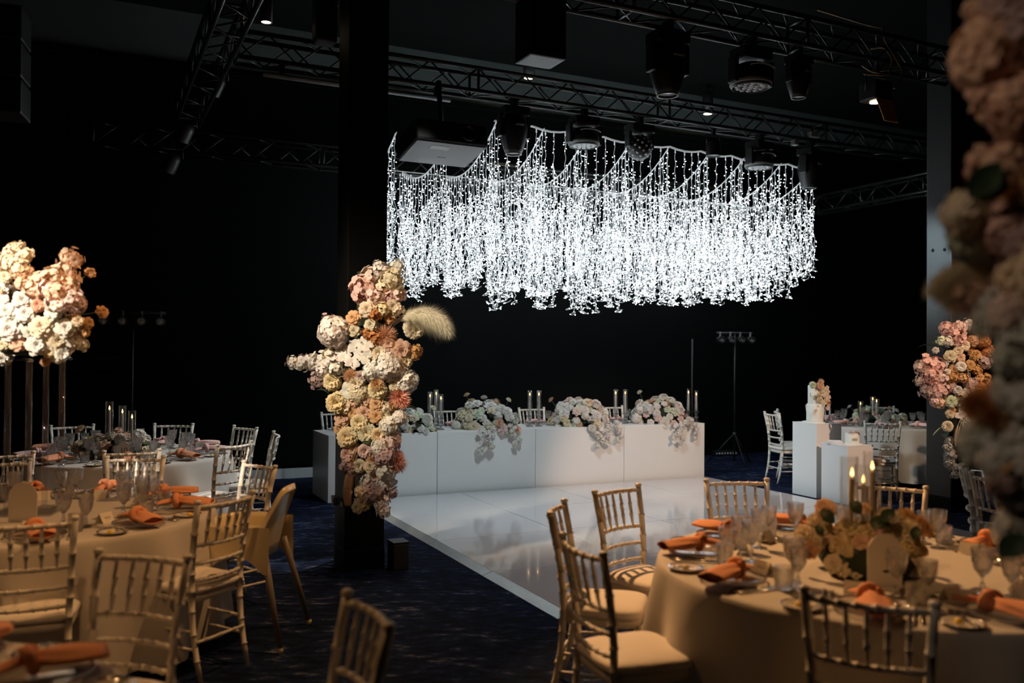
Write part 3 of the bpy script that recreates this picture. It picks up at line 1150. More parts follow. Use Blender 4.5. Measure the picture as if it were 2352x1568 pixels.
# arched table number cards
def arch_card(name, label, loc, rotz, text, w=.15, h=.215, m='frosted'):
    t = thing(name, label, 'sign', loc, rotz)
    mb = MB()
    out = [(-w / 2, 0), (w / 2, 0)]
    for k in range(13):
        a = PI * k / 12
        out.append((w / 2 * math.cos(a), h - w / 2 + w / 2 * math.sin(a)))
    n = len(out)
    vs = [(x, -.002, z) for x, z in out] + [(x, .002, z) for x, z in out]
    fs = [tuple(range(n)), tuple(range(2 * n - 1, n - 1, -1))] + [(i, i + n, (i + 1) % n + n, (i + 1) % n) for i in range(n)]
    mb.add(vs, fs)
    obj('panel', mb.mesh('panel', m, False), t)
    obj('foot', bevel_box_mesh('foot', (w * .7, .05, .012), 'acrylic', .003), t)
    if text:
        cu = bpy.data.curves.new('number', 'FONT')
        cu.body = text
        cu.size = h * .42
        cu.align_x = 'CENTER'
        cu.extrude = .0006
        tmp = bpy.data.objects.new('tmp', cu)
        me = bpy.data.meshes.new_from_object(tmp)
        bpy.data.objects.remove(tmp)
        me.materials.append(MATS['ink'])
        obj('number', me, t, (0, -.0028, h * .40), (PI / 2, 0, 0))
    return t


p = at_z(2032, 1345, .753)
arch_card('table_number_card', 'frosted arched table card standing before the flowers of the right table', p, .10, '')
p = at_z(52, 1198, .753)
arch_card('table_number_card', 'frosted arched table card in front of the acrylic flower stand', p, .12, '')
p = at_z(284, 1058, .753)
arch_card('table_number_card', 'white arched card with the number ten among low flowers', p, .05, '10', .095, .165, 'card')
p = V3((5.03, 11.93, .753))
arch_card('table_number_card', 'pale arched card in the flowers of the far right table', p, .2, '', .11, .17, 'card')

# ================================================================== FLOWERS
FL = {}


def petal(mb, a, rb, rt, zb, zt, w, curl=0.0, cup=0.3, nu=4, nv=4, wav=0.0, ph=0.0, tipw=.75):
    ca, sa = math.cos(a), math.sin(a)

    def fn(i, j):
        u, v = i * 2 - 1, j
        rr = rb + (rt - rb) * (v ** 1.25)
        zz = zb + (zt - zb) * math.sin(v * PI / 2)
        hw = w * (math.sin(PI * (.12 + tipw * v)) ** .8)
        rr -= cup * hw * u * u
        if v > .7:
            k = (v - .7) / .3
            rr += curl * k * k
            zz -= curl * .7 * k * k + .10 * w * u * u * k
        zz += wav * math.sin(u * 5 + ph + v * 3) * v
        rr += wav * math.cos(u * 6 + ph) * v
        x, y = rr, u * hw
        return V3((x * ca - y * sa, x * sa + y * ca, zz))
    mb.grid(fn, nu, nv)


def rose(seed, openness=1.0):
    r = random.Random(seed)
    mb = MB()
    lay = [(3, .02, .12, -.05, .46, .15, .02), (4, .05, .25, -.12, .50, .27, .04), (5, .08, .44, -.2, .47, .38, .07),
           (5, .10, .66, -.28, .36, .47, .12), (6, .12, .88 * openness, -.35, .14, .52, .15), (6, .12, .98 * openness, -.42, -.12, .52, .12)]
    a0 = r.uniform(0, 6)
    for n, rb, rt, zb, zt, w, cu in lay:
        a0 += .7
        for k in range(n):
            petal(mb, a0 + 2 * PI * k / n + r.uniform(-.12, .12), rb, rt * r.uniform(.93, 1.06), zb, zt + r.uniform(-.04, .04), w, cu, .42, 4, 4, .015, r.uniform(0, 6))
    mb.lathe([(.5, -.42), (.42, -.1), (.2, .12), (.08, .36), (0, .38)], 10)
    return mb


def ruffle(seed, n=60, wav=.05):
    """full double bloom: ruffled petals packed over a dome, the centre closed"""
    r = random.Random(seed)
    mb = MB()
    for k in range(n):
        f = (k + .5) / n
        ph = math.acos(1 - 1.18 * f)
        a = k * 2.39996
        t = MB()
        petal(t, 0, -.10, .36, -.08, .20, .27, .10, .10, 3, 3, wav, r.uniform(0, 6), .62)
        off = V3((math.sin(ph) * .52, 0, math.cos(ph) * .40))
        M = Matrix.Rotation(a, 4, 'Z') @ Matrix.Translation(off) @ Matrix.Rotation(ph * 1.0 - .95, 4, 'Y') @ Matrix.Scale(r.uniform(.85, 1.1), 4)
        mb.merge(t, M)
    mb.lathe([(.62, -.25), (.60, .05), (.45, .26), (.2, .38), (0, .40)], 12)
    return mb


def floret(np_, size, seed):
    r = random.Random(seed)
    t = MB()
    for k in range(np_):
        petal(t, 2 * PI * k / np_ + r.uniform(-.1, .1), .02, size, .0, size * .30 * r.uniform(.5, 1.4), size * .58, size * .08, .05, 2, 3, .0, 0, .70)
    return t


def hydrangea(seed, n=84, np_=4, size=.27, jit=.10, cover=1.55):
    r = random.Random(seed)
    mb = MB()
    fl_ = [floret(np_, size * r.uniform(.85, 1.15), seed + i) for i in range(4)]
    for k in range(n):
        f = (k + .5) / n
        ph = math.acos(max(-1, 1 - cover * f))
        a = k * 2.39996 + r.uniform(-.1, .1)
        d = V3((math.sin(ph) * math.cos(a), math.sin(ph) * math.sin(a), math.cos(ph)))
        p = d * (.86 + r.uniform(-jit, jit))
        q = V3((0, 0, 1)).rotation_difference((d + V3((r.uniform(-.3, .3), r.uniform(-.3, .3), r.uniform(-.3, .3)))).normalized())
        mb.merge(fl_[k % 4], Matrix.Translation(p) @ q.to_matrix().to_4x4() @ Matrix.Rotation(r.uniform(0, 6), 4, 'Z'))
    return mb


def orchid(seed):
    mb = MB()
    for a in (PI / 2, PI / 2 + 2.3, PI / 2 - 2.3):
        petal(mb, a, .05, .92, 0, .10, .34, .05, .1, 3, 4, 0, 0, .8)
    for a in (.12, PI - .12):
        petal(mb, a, .05, 1.0, .03, .16, .62, .10, .1, 4, 4, .02, 1, .82)
    petal(mb, -PI / 2, .02, .34, .05, .34, .16, -.08, -.5, 3, 3, 0, 0, .8)
    mb.lathe([(0, .0), (.08, .05), (.07, .2), (0, .26)], 8)
    return mb


def spiky(seed, n=70):
    r = random.Random(seed)
    mb = MB()
    for k in range(n):
        f = (k + .5) / n
        ph = math.acos(1 - 1.1 * f)
        a = k * 2.39996
        d = V3((math.sin(ph) * math.cos(a), math.sin(ph) * math.sin(a), math.cos(ph)))
        s = d.cross(V3((0, 0, 1)))
        s = (s.normalized() if s.length > .01 else V3((1, 0, 0))) * .065
        e = d * r.uniform(.85, 1.1) + V3((0, 0, .12))
        m_ = d * .5 + V3((0, 0, .10))
        mb.add([d * .06 - s * .5, d * .06 + s * .5, m_ + s, m_ - s, e], [(0, 1, 2, 3), (3, 2, 4)])
    return mb


def plume(seed, n=900, droop=.9, wid=.13):
    """feathery dried grass plume: unit length along +Z, drooping to +X"""
    r = random.Random(seed)
    mb = MB()

    def axis(s):
        return V3((droop * .55 * s * s, 0, s - droop * .30 * s * s * s))
    mb.tube([axis(i / 8 - .15) for i in range(9)], [.010] * 8 + [.003], 5)
    for k in range(n):
        s = r.random() ** .8 * .96 + .02
        p = axis(s)
        t = (axis(s + .02) - p).normalized()
        side = Quaternion(t, r.uniform(0, 2 * PI)) @ t.orthogonal().normalized()
        ln = r.uniform(.10, .24) * (1.05 - .35 * s)
        w = wid * (.25 + .75 * math.sin(PI * min(1, s * .85 + .10)))
        g = r.random()
        sag = V3((1, 0, -.15)) * (droop * w * 1.3 * g)
        m_ = p + t * ln * .55 + side * w * .45 + sag * .25
        e = p + t * ln + side * w * r.uniform(.45, 1.0) + sag
        q = t.cross(side) * .0030
        mb.add([p - q, p + q, m_ + q * .8, m_ - q * .8, e], [(0, 1, 2, 3), (3, 2, 4)])
    return mb


def puff(seed, n=700):
    r = random.Random(seed)
    mb = MB()
    for k in range(n):
        d = V3((r.gauss(0, 1), r.gauss(0, 1), r.gauss(0, 1) + .3)).normalized()
        s = d.orthogonal().normalized()
        s = Quaternion(d, r.uniform(0, 6)) @ s
        p = d * r.uniform(.1, .5)
        e = d * r.uniform(.8, 1.05) + s * r.uniform(-.3, .3)
        q = d.cross(s) * .016
        mb.add([p - q, p + q, (p + e) / 2 + q + s * .05, (p + e) / 2 - q + s * .05, e], [(0, 1, 2, 3), (3, 2, 4)])
    return mb


def leaf():
    mb = MB()

    def fn(i, j):
        u = i * 2 - 1
        w = .36 * math.sin(PI * min(1, j * .96 + .02)) ** .75
        return V3((u * w, j * 1.0 - .02, .10 * abs(u) * w * 2 + .22 * math.sin(j * 2.4) - .15 * j))
    mb.grid(fn, 4, 8)
    mb.tube([(0, -.25, -.06), (0, 0, 0), (0, .5, .19)], [.02, .018, .006], 5)
    return mb


for i in range(3):
    FL['rose', i] = rose(10 + i, (1.0, .9, 1.06)[i]).mesh('rose', 'petal')
    FL['ruffle', i] = ruffle(30 + i, (60, 68, 54)[i]).mesh('ruffled_bloom', 'petal')
    FL['hydrangea', i] = hydrangea(50 + i).mesh('hydrangea', 'petal')
    FL['blossom', i] = hydrangea(70 + i, 30, 5, .34, .30, 1.9).mesh('blossom', 'petal')
    FL['spiky', i] = spiky(90 + i).mesh('spiky_bloom', 'petal')
FL['orchid', 0] = orchid(1).mesh('orchid', 'petal')
FL['puff', 0] = puff(3).mesh('dried_tuft', 'fluff')
for i in range(2):
    FL['plume', i] = plume(5 + i, 3800, (.9, .35)[i], (.24, .085)[i]).mesh('pampas_plume', 'fluff')
FL['leaf', 0] = leaf().mesh('leaf', 'leaf')
NAME = {'rose': 'rose', 'ruffle': 'ruffled_bloom', 'hydrangea': 'hydrangea', 'blossom': 'blossom_cluster', 'spiky': 'spiky_bloom', 'orchid': 'orchid',
        'puff': 'dried_tuft', 'plume': 'pampas_plume', 'leaf': 'leaf'}
CNT = {'rose': 3, 'ruffle': 3, 'hydrangea': 3, 'blossom': 3, 'spiky': 3, 'orchid': 1, 'puff': 1, 'plume': 2, 'leaf': 1}

PAL = dict(white=(.84, .80, .74), cream=(.84, .74, .55), yellow=(.84, .71, .44), peach=(.84, .58, .42), apricot=(.78, .48, .25), gold=(.60, .35, .14),
           pink=(.82, .54, .49), blush=(.85, .66, .60), salmon=(.80, .40, .29), mauve=(.52, .38, .36), tan=(.66, .40, .24), sand=(.85, .72, .52),
           grey=(.62, .62, .56), green=(.70, .76, .58), rust=(.50, .22, .08))


def jit(c, r, a=.05):
    k = 1 + r.uniform(-a, a)
    return tuple(max(0, min(.9, x * k * (1 + r.uniform(-.03, .03)))) for x in c)


def flower(root, kind, pos, n, rad, col, rnd, spin=None, var=None):
    n = V3(n).normalized()
    q = V3((0, 0, 1)).rotation_difference(n) @ Quaternion((0, 0, 1), rnd.uniform(0, 6.28) if spin is None else spin)
    v = rnd.randrange(CNT[kind]) if var is None else var
    c = PAL[col] if isinstance(col, str) else col
    return obj(NAME[kind], FL[kind, v], root, V3(pos) - root.location, q, rad, jit(c, rnd))


def plume_obj(root, a, b, col, rnd, var=0, width=1.0, sag=None):
    """plume from a towards b drooping downwards"""
    a, b = V3(a), V3(b)
    d = b - a
    L = d.length / (.95 if var == 0 else .98)
    z = d.normalized()
    x = V3((0, 0, -1)) - z * V3((0, 0, -1)).dot(z)
    x = x.normalized() if x.length > .05 else V3((1, 0, 0))
    if sag is not None:
        x = V3(sag).normalized()
        x = (x - z * x.dot(z)).normalized()
    # aim the base so that the drooped tip lands near b
    k = .55 * (.9, .35)[var]
    z = (z - x * k * .75).normalized()
    x = (x - z * x.dot(z)).normalized()
    y = z.cross(x)
    M = Matrix((x, y, z)).transposed()
    return obj('pampas_plume', FL['plume', var], root, a - root.location, M.to_quaternion(), (L * width, L * width, L), jit(PAL[col] if isinstance(col, str) else col, rnd))


def stem(root, a, b, r=.003):
    me = MB().tube([V3(a) - root.location, (V3(a) + V3(b)) / 2 - root.location + V3((0, 0, .01)), V3(b) - root.location], r, 5).mesh('stem', 'stem')
    obj('stem', me, root)


# ------------------------------------------------------------------ pillar arrangement (centre)
rnd = random.Random(5)
base = uv(1.95, -6.73)
pa = thing('pillar_flower_arrangement', 'tall column of cream, peach and pink flowers fixed to the black pillar', 'flowers', (base.x, base.y, .47))
zs = 1113 / 440.0
SPEC = """blossom 500 220 78 pink;blossom 470 200 50 pink;blossom 540 130 50 blush;blossom 600 105 42 white;blossom 655 160 66 cream;blossom 690 85 42 white;blossom 640 255 58 pink
blossom 580 75 30 white;blossom 700 245 40 blush;blossom 560 260 60 blush;blossom 620 200 60 cream
rose 515 328 46 cream;rose 435 380 42 apricot;rose 537 420 42 cream;hydrangea 320 460 88 white;blossom 285 395 38 mauve;rose 440 455 40 cream
orchid 392 572 40 white;orchid 440 540 42 white;orchid 490 528 42 white;orchid 470 592 42 white;orchid 512 604 42 white;orchid 425 640 42 white;orchid 380 612 38 white;orchid 360 560 34 white;orchid 520 545 34 white
blossom 250 640 58 white;blossom 190 630 46 white;blossom 135 640 42 white;blossom 80 638 34 white;blossom 310 630 54 white;blossom 330 682 44 white;blossom 300 592 40 cream;blossom 225 742 46 mauve;blossom 260 690 40 white
puff 615 485 78 tan;ruffle 785 440 62 cream;rose 650 382 32 apricot;rose 662 312 38 cream;blossom 600 330 40 yellow;blossom 690 330 36 cream
rose 712 572 62 peach;ruffle 585 590 52 cream;rose 640 530 40 peach;hydrangea 630 660 82 white;hydrangea 735 745 72 white;hydrangea 690 690 62 white;blossom 800 570 34 gold;blossom 790 600 26 gold;ruffle 735 630 44 cream
rose 475 722 40 mauve;puff 418 716 48 tan;ruffle 312 752 52 yellow;ruffle 338 872 62 yellow;hydrangea 470 815 62 cream;ruffle 575 800 56 yellow;spiky 570 765 48 apricot;orchid 400 800 44 white;orchid 415 840 36 white
rose 508 858 38 peach;rose 572 882 44 apricot;rose 658 885 42 gold;spiky 695 835 74 salmon;spiky 720 870 50 salmon;rose 500 932 48 peach;rose 572 950 44 apricot;ruffle 432 930 34 apricot;rose 370 966 44 peach
ruffle 472 990 54 yellow;ruffle 400 1075 60 yellow;rose 348 1030 30 apricot;ruffle 515 1048 56 cream;ruffle 578 1062 44 yellow;hydrangea 640 1005 54 white;rose 635 1035 34 cream;ruffle 610 950 40 cream
blossom 645 1105 58 blush;hydrangea 620 1185 66 mauve;ruffle 505 1152 44 blush;rose 548 1205 42 apricot;ruffle 400 1172 40 pink;ruffle 432 1142 40 peach;puff 688 1225 66 salmon;puff 690 1180 44 salmon
blossom 620 1270 54 white;rose 535 1242 42 cream;rose 570 1296 34 peach;blossom 400 1230 42 mauve;hydrangea 560 1385 74 mauve;blossom 640 1330 44 white;rose 490 1452 46 yellow;blossom 600 1452 44 white;blossom 610 1500 36 white;blossom 520 1322 42 white
blossom 480 1395 44 cream;blossom 600 1360 50 white;rose 460 1480 34 yellow;blossom 655 1395 30 mauve;blossom 430 1250 44 mauve;ruffle 470 1240 40 cream;hydrangea 585 1130 50 white;ruffle 450 760 44 cream;hydrangea 540 690 50 white
ruffle 390 900 40 cream;blossom 430 880 36 peach;blossom 620 900 40 cream;hydrangea 700 960 44 white;blossom 670 1060 40 blush;blossom 560 500 40 rust;blossom 560 360 40 rust;ruffle 680 770 40 cream;blossom 520 470 34 rust"""


def px_flowers(root, spec, x0, y0, sc, depth, rnd, centre):
    for it in spec.replace('\n', ';').split(';'):
        if not it.strip():
            continue
        k, zx, zy, r, c = it.split()
        px, py = x0 + float(zx) / sc, y0 + float(zy) / sc
        Y = depth(px, py, rnd)
        p = at_y(px, py, Y)
        out = (p - centre(p)).normalized()
        tocam = (EYE - p).normalized()
        n = (tocam * .9 + out * .8 + V3((rnd.uniform(-.25, .25), rnd.uniform(-.2, .2), rnd.uniform(-.1, .3)))).normalized()
        flower(root, k, p, n, float(r) / sc / FPX * Y * 1.06, c, rnd)


def pdepth(px, py, r):
    k = max(-1, min(1, (px - 858) / 130))
    return 6.86 - .26 * math.sqrt(max(0, 1 - k * k)) * (.6 if py < 700 else 1) + r.uniform(-.03, .03)


px_flowers(pa, SPEC, 640, 580, zs, pdepth, rnd, lambda p: V3((base.x, base.y + .1, p.z)))
for i, (a, b) in enumerate((((690, 385), (1015, 372)), ((700, 400), (975, 352)), ((690, 395), (1000, 340)))):
    plume_obj(pa, at_y(640 + a[0] / zs, 580 + a[1] / zs, 6.68), at_y(640 + b[0] / zs, 580 + b[1] / zs, 6.55), (.90, .83, .69), rnd, 0, .95)
for dx in (-12, 0, 14):
    plume_obj(pa, at_y(640 + (446 + dx) / zs, 580 + 1170 / zs, 6.60), at_y(640 + (388 + dx) / zs, 580 + 1455 / zs, 6.62), 'tan', rnd, 1, .8, (1, 0, 0))
for zx, zy, s in ((330, 795, 60), (300, 830, 55), (365, 720, 50), (420, 470, 60), (700, 930, 60), (520, 1100, 60), (300, 535, 50), (560, 1330, 50), (640, 420, 55),
                  (350, 870, 50), (470, 1180, 55), (730, 900, 50), (450, 660, 50), (610, 1060, 50)):
    p = at_y(640 + zx / zs, 580 + zy / zs, 6.66)
    obj('leaf', FL['leaf', 0], pa, p - pa.location, (rnd.uniform(-.6, 1.2), rnd.uniform(-.5, .5), rnd.uniform(0, 6.2)), s / zs / FPX * 6.66 * 1.6)
cr = MB()
for q in range(8):
    z = .68 + q * .22
    cr.box((base.x + .05, base.y - .04, z), (.22, .12, .20), Matrix.Rotation(ANG, 3, 'Z'))
o = obj('foam_core', cr.mesh('foam_core', 'foam', False), pa, -pa.location)
o.location = -pa.location

# ------------------------------------------------------------------ right pillar arrangement
rnd = random.Random(6)
base2 = uv(8.60, -6.63)
pr = thing('pillar_flower_arrangement', 'pink, peach and rust flower column on the right pillar with hanging dried grass', 'flowers', (base2.x, base2.y, .35))
zs2 = 1019 / 312.0
SPEC2 = """blossom 500 150 70 pink;blossom 440 110 46 pink;blossom 540 100 44 blush;blossom 600 80 38 white;blossom 400 205 34 green;blossom 445 205 38 white;rose 355 275 24 white;blossom 530 200 50 pink
ruffle 570 240 40 cream;ruffle 525 280 34 cream;rose 465 320 42 cream;rose 540 330 38 peach;spiky 615 280 40 apricot;ruffle 650 310 46 gold;rose 612 385 36 gold;ruffle 545 398 38 white;hydrangea 700 200 60 rust;hydrangea 640 200 52 tan
hydrangea 740 290 60 rust;blossom 775 320 44 peach;blossom 720 370 48 mauve;rose 692 480 34 apricot;blossom 740 480 34 gold;blossom 670 420 40 gold;rose 495 420 40 apricot;blossom 480 480 40 gold;blossom 560 480 34 apricot
blossom 300 380 66 pink;blossom 250 400 48 blush;blossom 360 390 58 pink;blossom 330 470 60 pink;blossom 390 480 56 blush;blossom 350 550 62 pink;blossom 290 580 52 mauve;blossom 235 505 36 blush;blossom 400 570 50 pink;blossom 350 610 46 mauve
rose 440 440 30 white;rose 420 380 26 white;blossom 380 665 44 peach;blossom 345 660 30 blush;rose 470 660 44 green;ruffle 535 660 40 grey;ruffle 520 575 34 grey;ruffle 590 590 34 white;hydrangea 470 550 44 mauve
rose 465 750 34 cream;orchid 560 720 40 white;orchid 600 705 36 white;orchid 570 770 40 white;orchid 540 760 34 white;rose 480 725 28 apricot;blossom 590 810 40 grey;blossom 640 740 48 mauve;ruffle 445 845 40 cream
blossom 450 1000 32 grey;blossom 470 1060 40 grey;blossom 455 1120 36 grey;blossom 490 1150 34 grey;blossom 500 1210 28 grey;blossom 460 950 26 grey;blossom 620 960 44 grey;blossom 660 1010 44 grey;blossom 640 900 44 mauve;blossom 600 870 40 grey
hydrangea 680 560 54 rust;hydrangea 620 530 48 mauve;blossom 560 620 44 cream;blossom 700 660 54 rust;blossom 760 560 50 rust;hydrangea 620 620 44 tan"""


def rdepth(px, py, r):
    k = max(-1, min(1, (px - 2200) / 130))
    return 9.80 - .25 * math.sqrt(max(0, 1 - k * k)) + r.uniform(-.03, .03)


px_flowers(pr, SPEC2, 2040, 720, zs2, rdepth, rnd, lambda p: V3((base2.x, base2.y, p.z)))
for a, b, c in (((600, 450), (655, 670), 'peach'), ((615, 470), (670, 640), 'sand'), ((530, 820), (495, 985), 'sand'), ((545, 830), (515, 960), 'sand'),
                ((560, 850), (560, 1080), 'sand'), ((570, 850), (550, 1050), 'tan'), ((400, 850), (335, 905), 'green'), ((690, 1040), (720, 1200), 'sand'), ((680, 1050), (670, 1160), 'sand')):
    plume_obj(pr, at_y(2040 + a[0] / zs2, 720 + a[1] / zs2, 9.5), at_y(2040 + b[0] / zs2, 720 + b[1] / zs2, 9.5), c, rnd, 1, .9, (1, 0, 0))
for zx, zy in ((330, 240), (420, 260), (520, 690), (430, 930), (650, 520), (600, 150), (480, 890)):
    p = at_y(2040 + zx / zs2, 720 + zy / zs2, 9.62)
    obj('leaf', FL['leaf', 0], pr, p - pr.location, (rnd.uniform(-.6, 1.2), rnd.uniform(-.5, .5), rnd.uniform(0, 6.2)), .16)
cr = MB()
for q in range(8):
    cr.box((base2.x - .02, base2.y - .03, .55 + q * .2), (.20, .10, .18), Matrix.Rotation(ANG, 3, 'Z'))
obj('foam_core', cr.mesh('foam_core', 'foam', False), pr, -pr.location)

# ------------------------------------------------------------------ blurred foreground arrangement on the third pillar
rnd = random.Random(8)
base3 = uv(1.80, -1.02)
pf = thing('pillar_flower_arrangement', 'large out-of-focus peach and grey flower column along the right picture edge', 'flowers', (base3.x, base3.y, 1.1))
SPEC3 = """hydrangea 2285 130 92 peach;hydrangea 2232 150 44 peach;hydrangea 2310 50 80 mauve;hydrangea 2295 205 62 peach;hydrangea 2350 240 80 peach;hydrangea 2360 60 80 mauve;blossom 2242 22 26 peach;blossom 2290 250 40 peach;hydrangea 2380 150 90 peach
blossom 2254 372 34 peach;blossom 2236 400 18 peach;hydrangea 2306 395 66 peach;hydrangea 2352 410 80 peach;spiky 2335 440 50 apricot;hydrangea 2218 492 52 cream;hydrangea 2225 540 48 green;hydrangea 2245 560 36 grey;hydrangea 2312 520 62 pink;hydrangea 2350 490 60 mauve;hydrangea 2370 560 70 mauve
blossom 2240 682 38 peach;blossom 2285 700 40 grey;rose 2252 745 34 grey;rose 2300 755 34 grey;hydrangea 2335 640 50 sand;hydrangea 2335 720 56 blush;hydrangea 2345 820 56 grey;hydrangea 2375 760 80 grey;hydrangea 2325 840 34 mauve;hydrangea 2340 900 56 grey
puff 2268 935 66 apricot;puff 2240 930 40 rust;puff 2290 960 40 apricot;hydrangea 2262 1020 58 grey;rose 2225 1000 32 grey;hydrangea 2300 1060 48 grey;hydrangea 2345 1010 60 grey;ruffle 2342 965 40 apricot;hydrangea 2345 1120 58 grey;hydrangea 2310 1100 44 mauve;hydrangea 2345 1210 50 grey;blossom 2310 1075 20 apricot
hydrangea 2400 300 90 peach;hydrangea 2410 640 90 sand;hydrangea 2410 900 90 grey;hydrangea 2420 1060 90 grey;hydrangea 2400 1200 80 grey;blossom 2330 300 46 peach;blossom 2345 350 40 blush"""
px_flowers(pf, SPEC3, 0, 0, 1.0, lambda x, y, r: 1.86 + r.uniform(-.06, .06) + (2352 - x) * .0004, rnd, lambda p: V3((base3.x, base3.y, p.z)))
for k in range(3):
    plume_obj(pf, at_y(2370, 625 + 12 * k, 1.90), at_y(2112 + 22 * k, 640 + 22 * k, 1.98), 'sand', rnd, 0, .75)
for x, y, s in ((2262, 452, .085), (2285, 462, .075), (2330, 1280, .07)):
    p = at_y(x, y, 1.82)
    q = V3((0, 0, 1)).rotation_difference((EYE - p).normalized())
    obj('leaf', FL['leaf', 0], pf, p - pf.location - V3((.03, 0, 0)), q @ Quaternion((0, 0, 1), -1.2), s)
cr = MB()
for q in range(10):
    cr.box((base3.x + .06, base3.y + .10, 1.1 + q * .16), (.14, .14, .15), Matrix.Rotation(ANG, 3, 'Z'))
obj('foam_core', cr.mesh('foam_core', 'foam', False), pf, -pf.location)


# ------------------------------------------------------------------ centrepieces
def mound(root, c, rx, ry, rz, kinds, n, rnd, rad, low=-.15, stems=0, leaves=5):
    c = V3(c)
    for k in range(n):
        f = (k + .5) / n
        ph = math.acos(1 - (1 - low) * f)
        a = k * 2.39996 + rnd.uniform(-.25, .25)
        d = V3((math.sin(ph) * math.cos(a), math.sin(ph) * math.sin(a), math.cos(ph)))
        p = c + V3((d.x * rx, d.y * ry, d.z * rz)) * rnd.uniform(.84, 1.08)
        kd, col = kinds[rnd.randrange(len(kinds))]
        flower(root, kd, p, (d.x / rx, d.y / ry, d.z / rz + .3 / rz), rad * rnd.uniform(.72, 1.18), col, rnd)
    for k in range(leaves):
        a = rnd.uniform(0, 6.28)
        p = c + V3((rx * .75 * math.cos(a), ry * .75 * math.sin(a), rz * rnd.uniform(-.1, .5)))
        obj('leaf', FL['leaf', 0], root, p - root.location, (rnd.uniform(-.2, .7), rnd.uniform(-.4, .4), a - PI / 2), rad * 1.8)
    for k in range(stems):
        a = rnd.uniform(0, 6.28)
        d = V3((math.cos(a) * rnd.uniform(.5, 1.1), math.sin(a) * rnd.uniform(.5, 1.1), rnd.uniform(.7, 1.2)))
        q = c + V3((d.x * rx * 1.15, d.y * ry * 1.15, d.z * rz * 1.12))
        stem(root, c + V3((d.x * rx * .5, d.y * ry * .5, 0)), q)
        kd, col = kinds[rnd.randrange(len(kinds))]
        flower(root, 'rose', q, d, rad * .62, col, rnd)
    fo = MB().lathe([(0, -.02), (rx * .6, -.02), (rx * .72, rz * .3), (rx * .45, rz * .75), (0, rz * .8)], 14).mesh('foam_base', 'foam')
    obj('foam_base', fo, root, c - root.location, None, (1, ry / rx, 1))


# tall acrylic stand with a flower ball on the left table
c = TAB['left'][0]
sb = V3((-2.80, 5.16, .755))
st = thing('acrylic_stand', 'tall stand of clear acrylic tubes with a top plate on the left table', 'stand', (sb.x, sb.y, .753), .15)
obj('base_plate', bevel_box_mesh('base_plate', (.34, .34, .012), 'acrylic', .003), st)
tube_m = MB().lathe([(.0175, 0), (.0175, .872), (.0145, .872), (.0145, 0)], 16).mesh('tube', 'acrylic')
cap_m = MB().lathe([(0, 0), (.020, 0), (.020, .018), (0, .020)], 14).mesh('collar', 'chrome')
for x, y in ((-.105, -.06), (.03, -.12), (.150, .05), (.03, .14)):
    q = obj('tube', tube_m, st, (x, y, .012))
    obj('collar', cap_m, q, (0, 0, .862))
obj('top_plate', bevel_box_mesh('top_plate', (.34, .34, .014), 'acrylic', .003), st, (0, 0, .884))
rnd = random.Random(12)
tf = thing('flower_ball', 'brightly lit ball of white roses and peach blossoms on the acrylic stand', 'flowers', (sb.x, sb.y, 1.652))
cc = V3((sb.x - .04, sb.y, 1.83))
zl = 1274 / 260.0
SPEC4 = """rose 258 730 112 white;rose 600 860 96 white;rose 460 1030 118 cream;rose 730 1040 100 white;rose 420 1230 112 white;rose 650 1180 112 cream;rose 840 1180 90 white;rose 560 1310 72 yellow;rose 290 880 108 white
rose 80 860 110 white;rose 110 1060 128 white;rose 200 1220 84 peach;rose 30 1380 90 white;rose 40 1230 70 cream;ruffle 700 1330 80 white;rose 880 960 70 cream;rose 990 985 62 apricot;rose 950 1090 60 apricot;blossom 930 1240 62 white
blossom 800 270 118 peach;blossom 740 420 120 peach;blossom 600 500 130 peach;blossom 770 560 120 peach;blossom 640 640 120 peach;blossom 800 720 110 blush;blossom 450 520 100 peach;blossom 400 600 110 peach;blossom 260 530 90 peach;blossom 850 770 100 blush;blossom 640 760 110 blush;blossom 540 600 100 blush
ruffle 430 790 74 salmon;blossom 170 150 74 sand;blossom 90 220 74 sand;blossom 240 110 42 sand;blossom 300 220 70 sand;blossom 120 320 100 sand;blossom 210 380 100 sand;blossom 300 430 90 tan;blossom 30 330 80 sand;blossom 230 280 80 sand
rose 1015 415 66 apricot;rose 1155 860 66 apricot;rose 0 600 80 white;ruffle 60 480 70 sand;rose 20 730 80 white;rose 330 1090 70 white;rose 560 950 60 cream;rose 510 1430 50 tan;blossom 640 1380 60 white;rose 150 960 80 white
rose -90 900 120 white;rose -80 1120 110 white;blossom -60 640 110 peach;blossom -70 420 100 sand"""


def ldepth(px, py, r):
    k = max(-1, min(1, math.hypot((px - 80) / 150, (py - 700) / 150)))
    return sb.y - .27 * math.sqrt(max(0, 1 - k * k)) + r.uniform(-.02, .02)


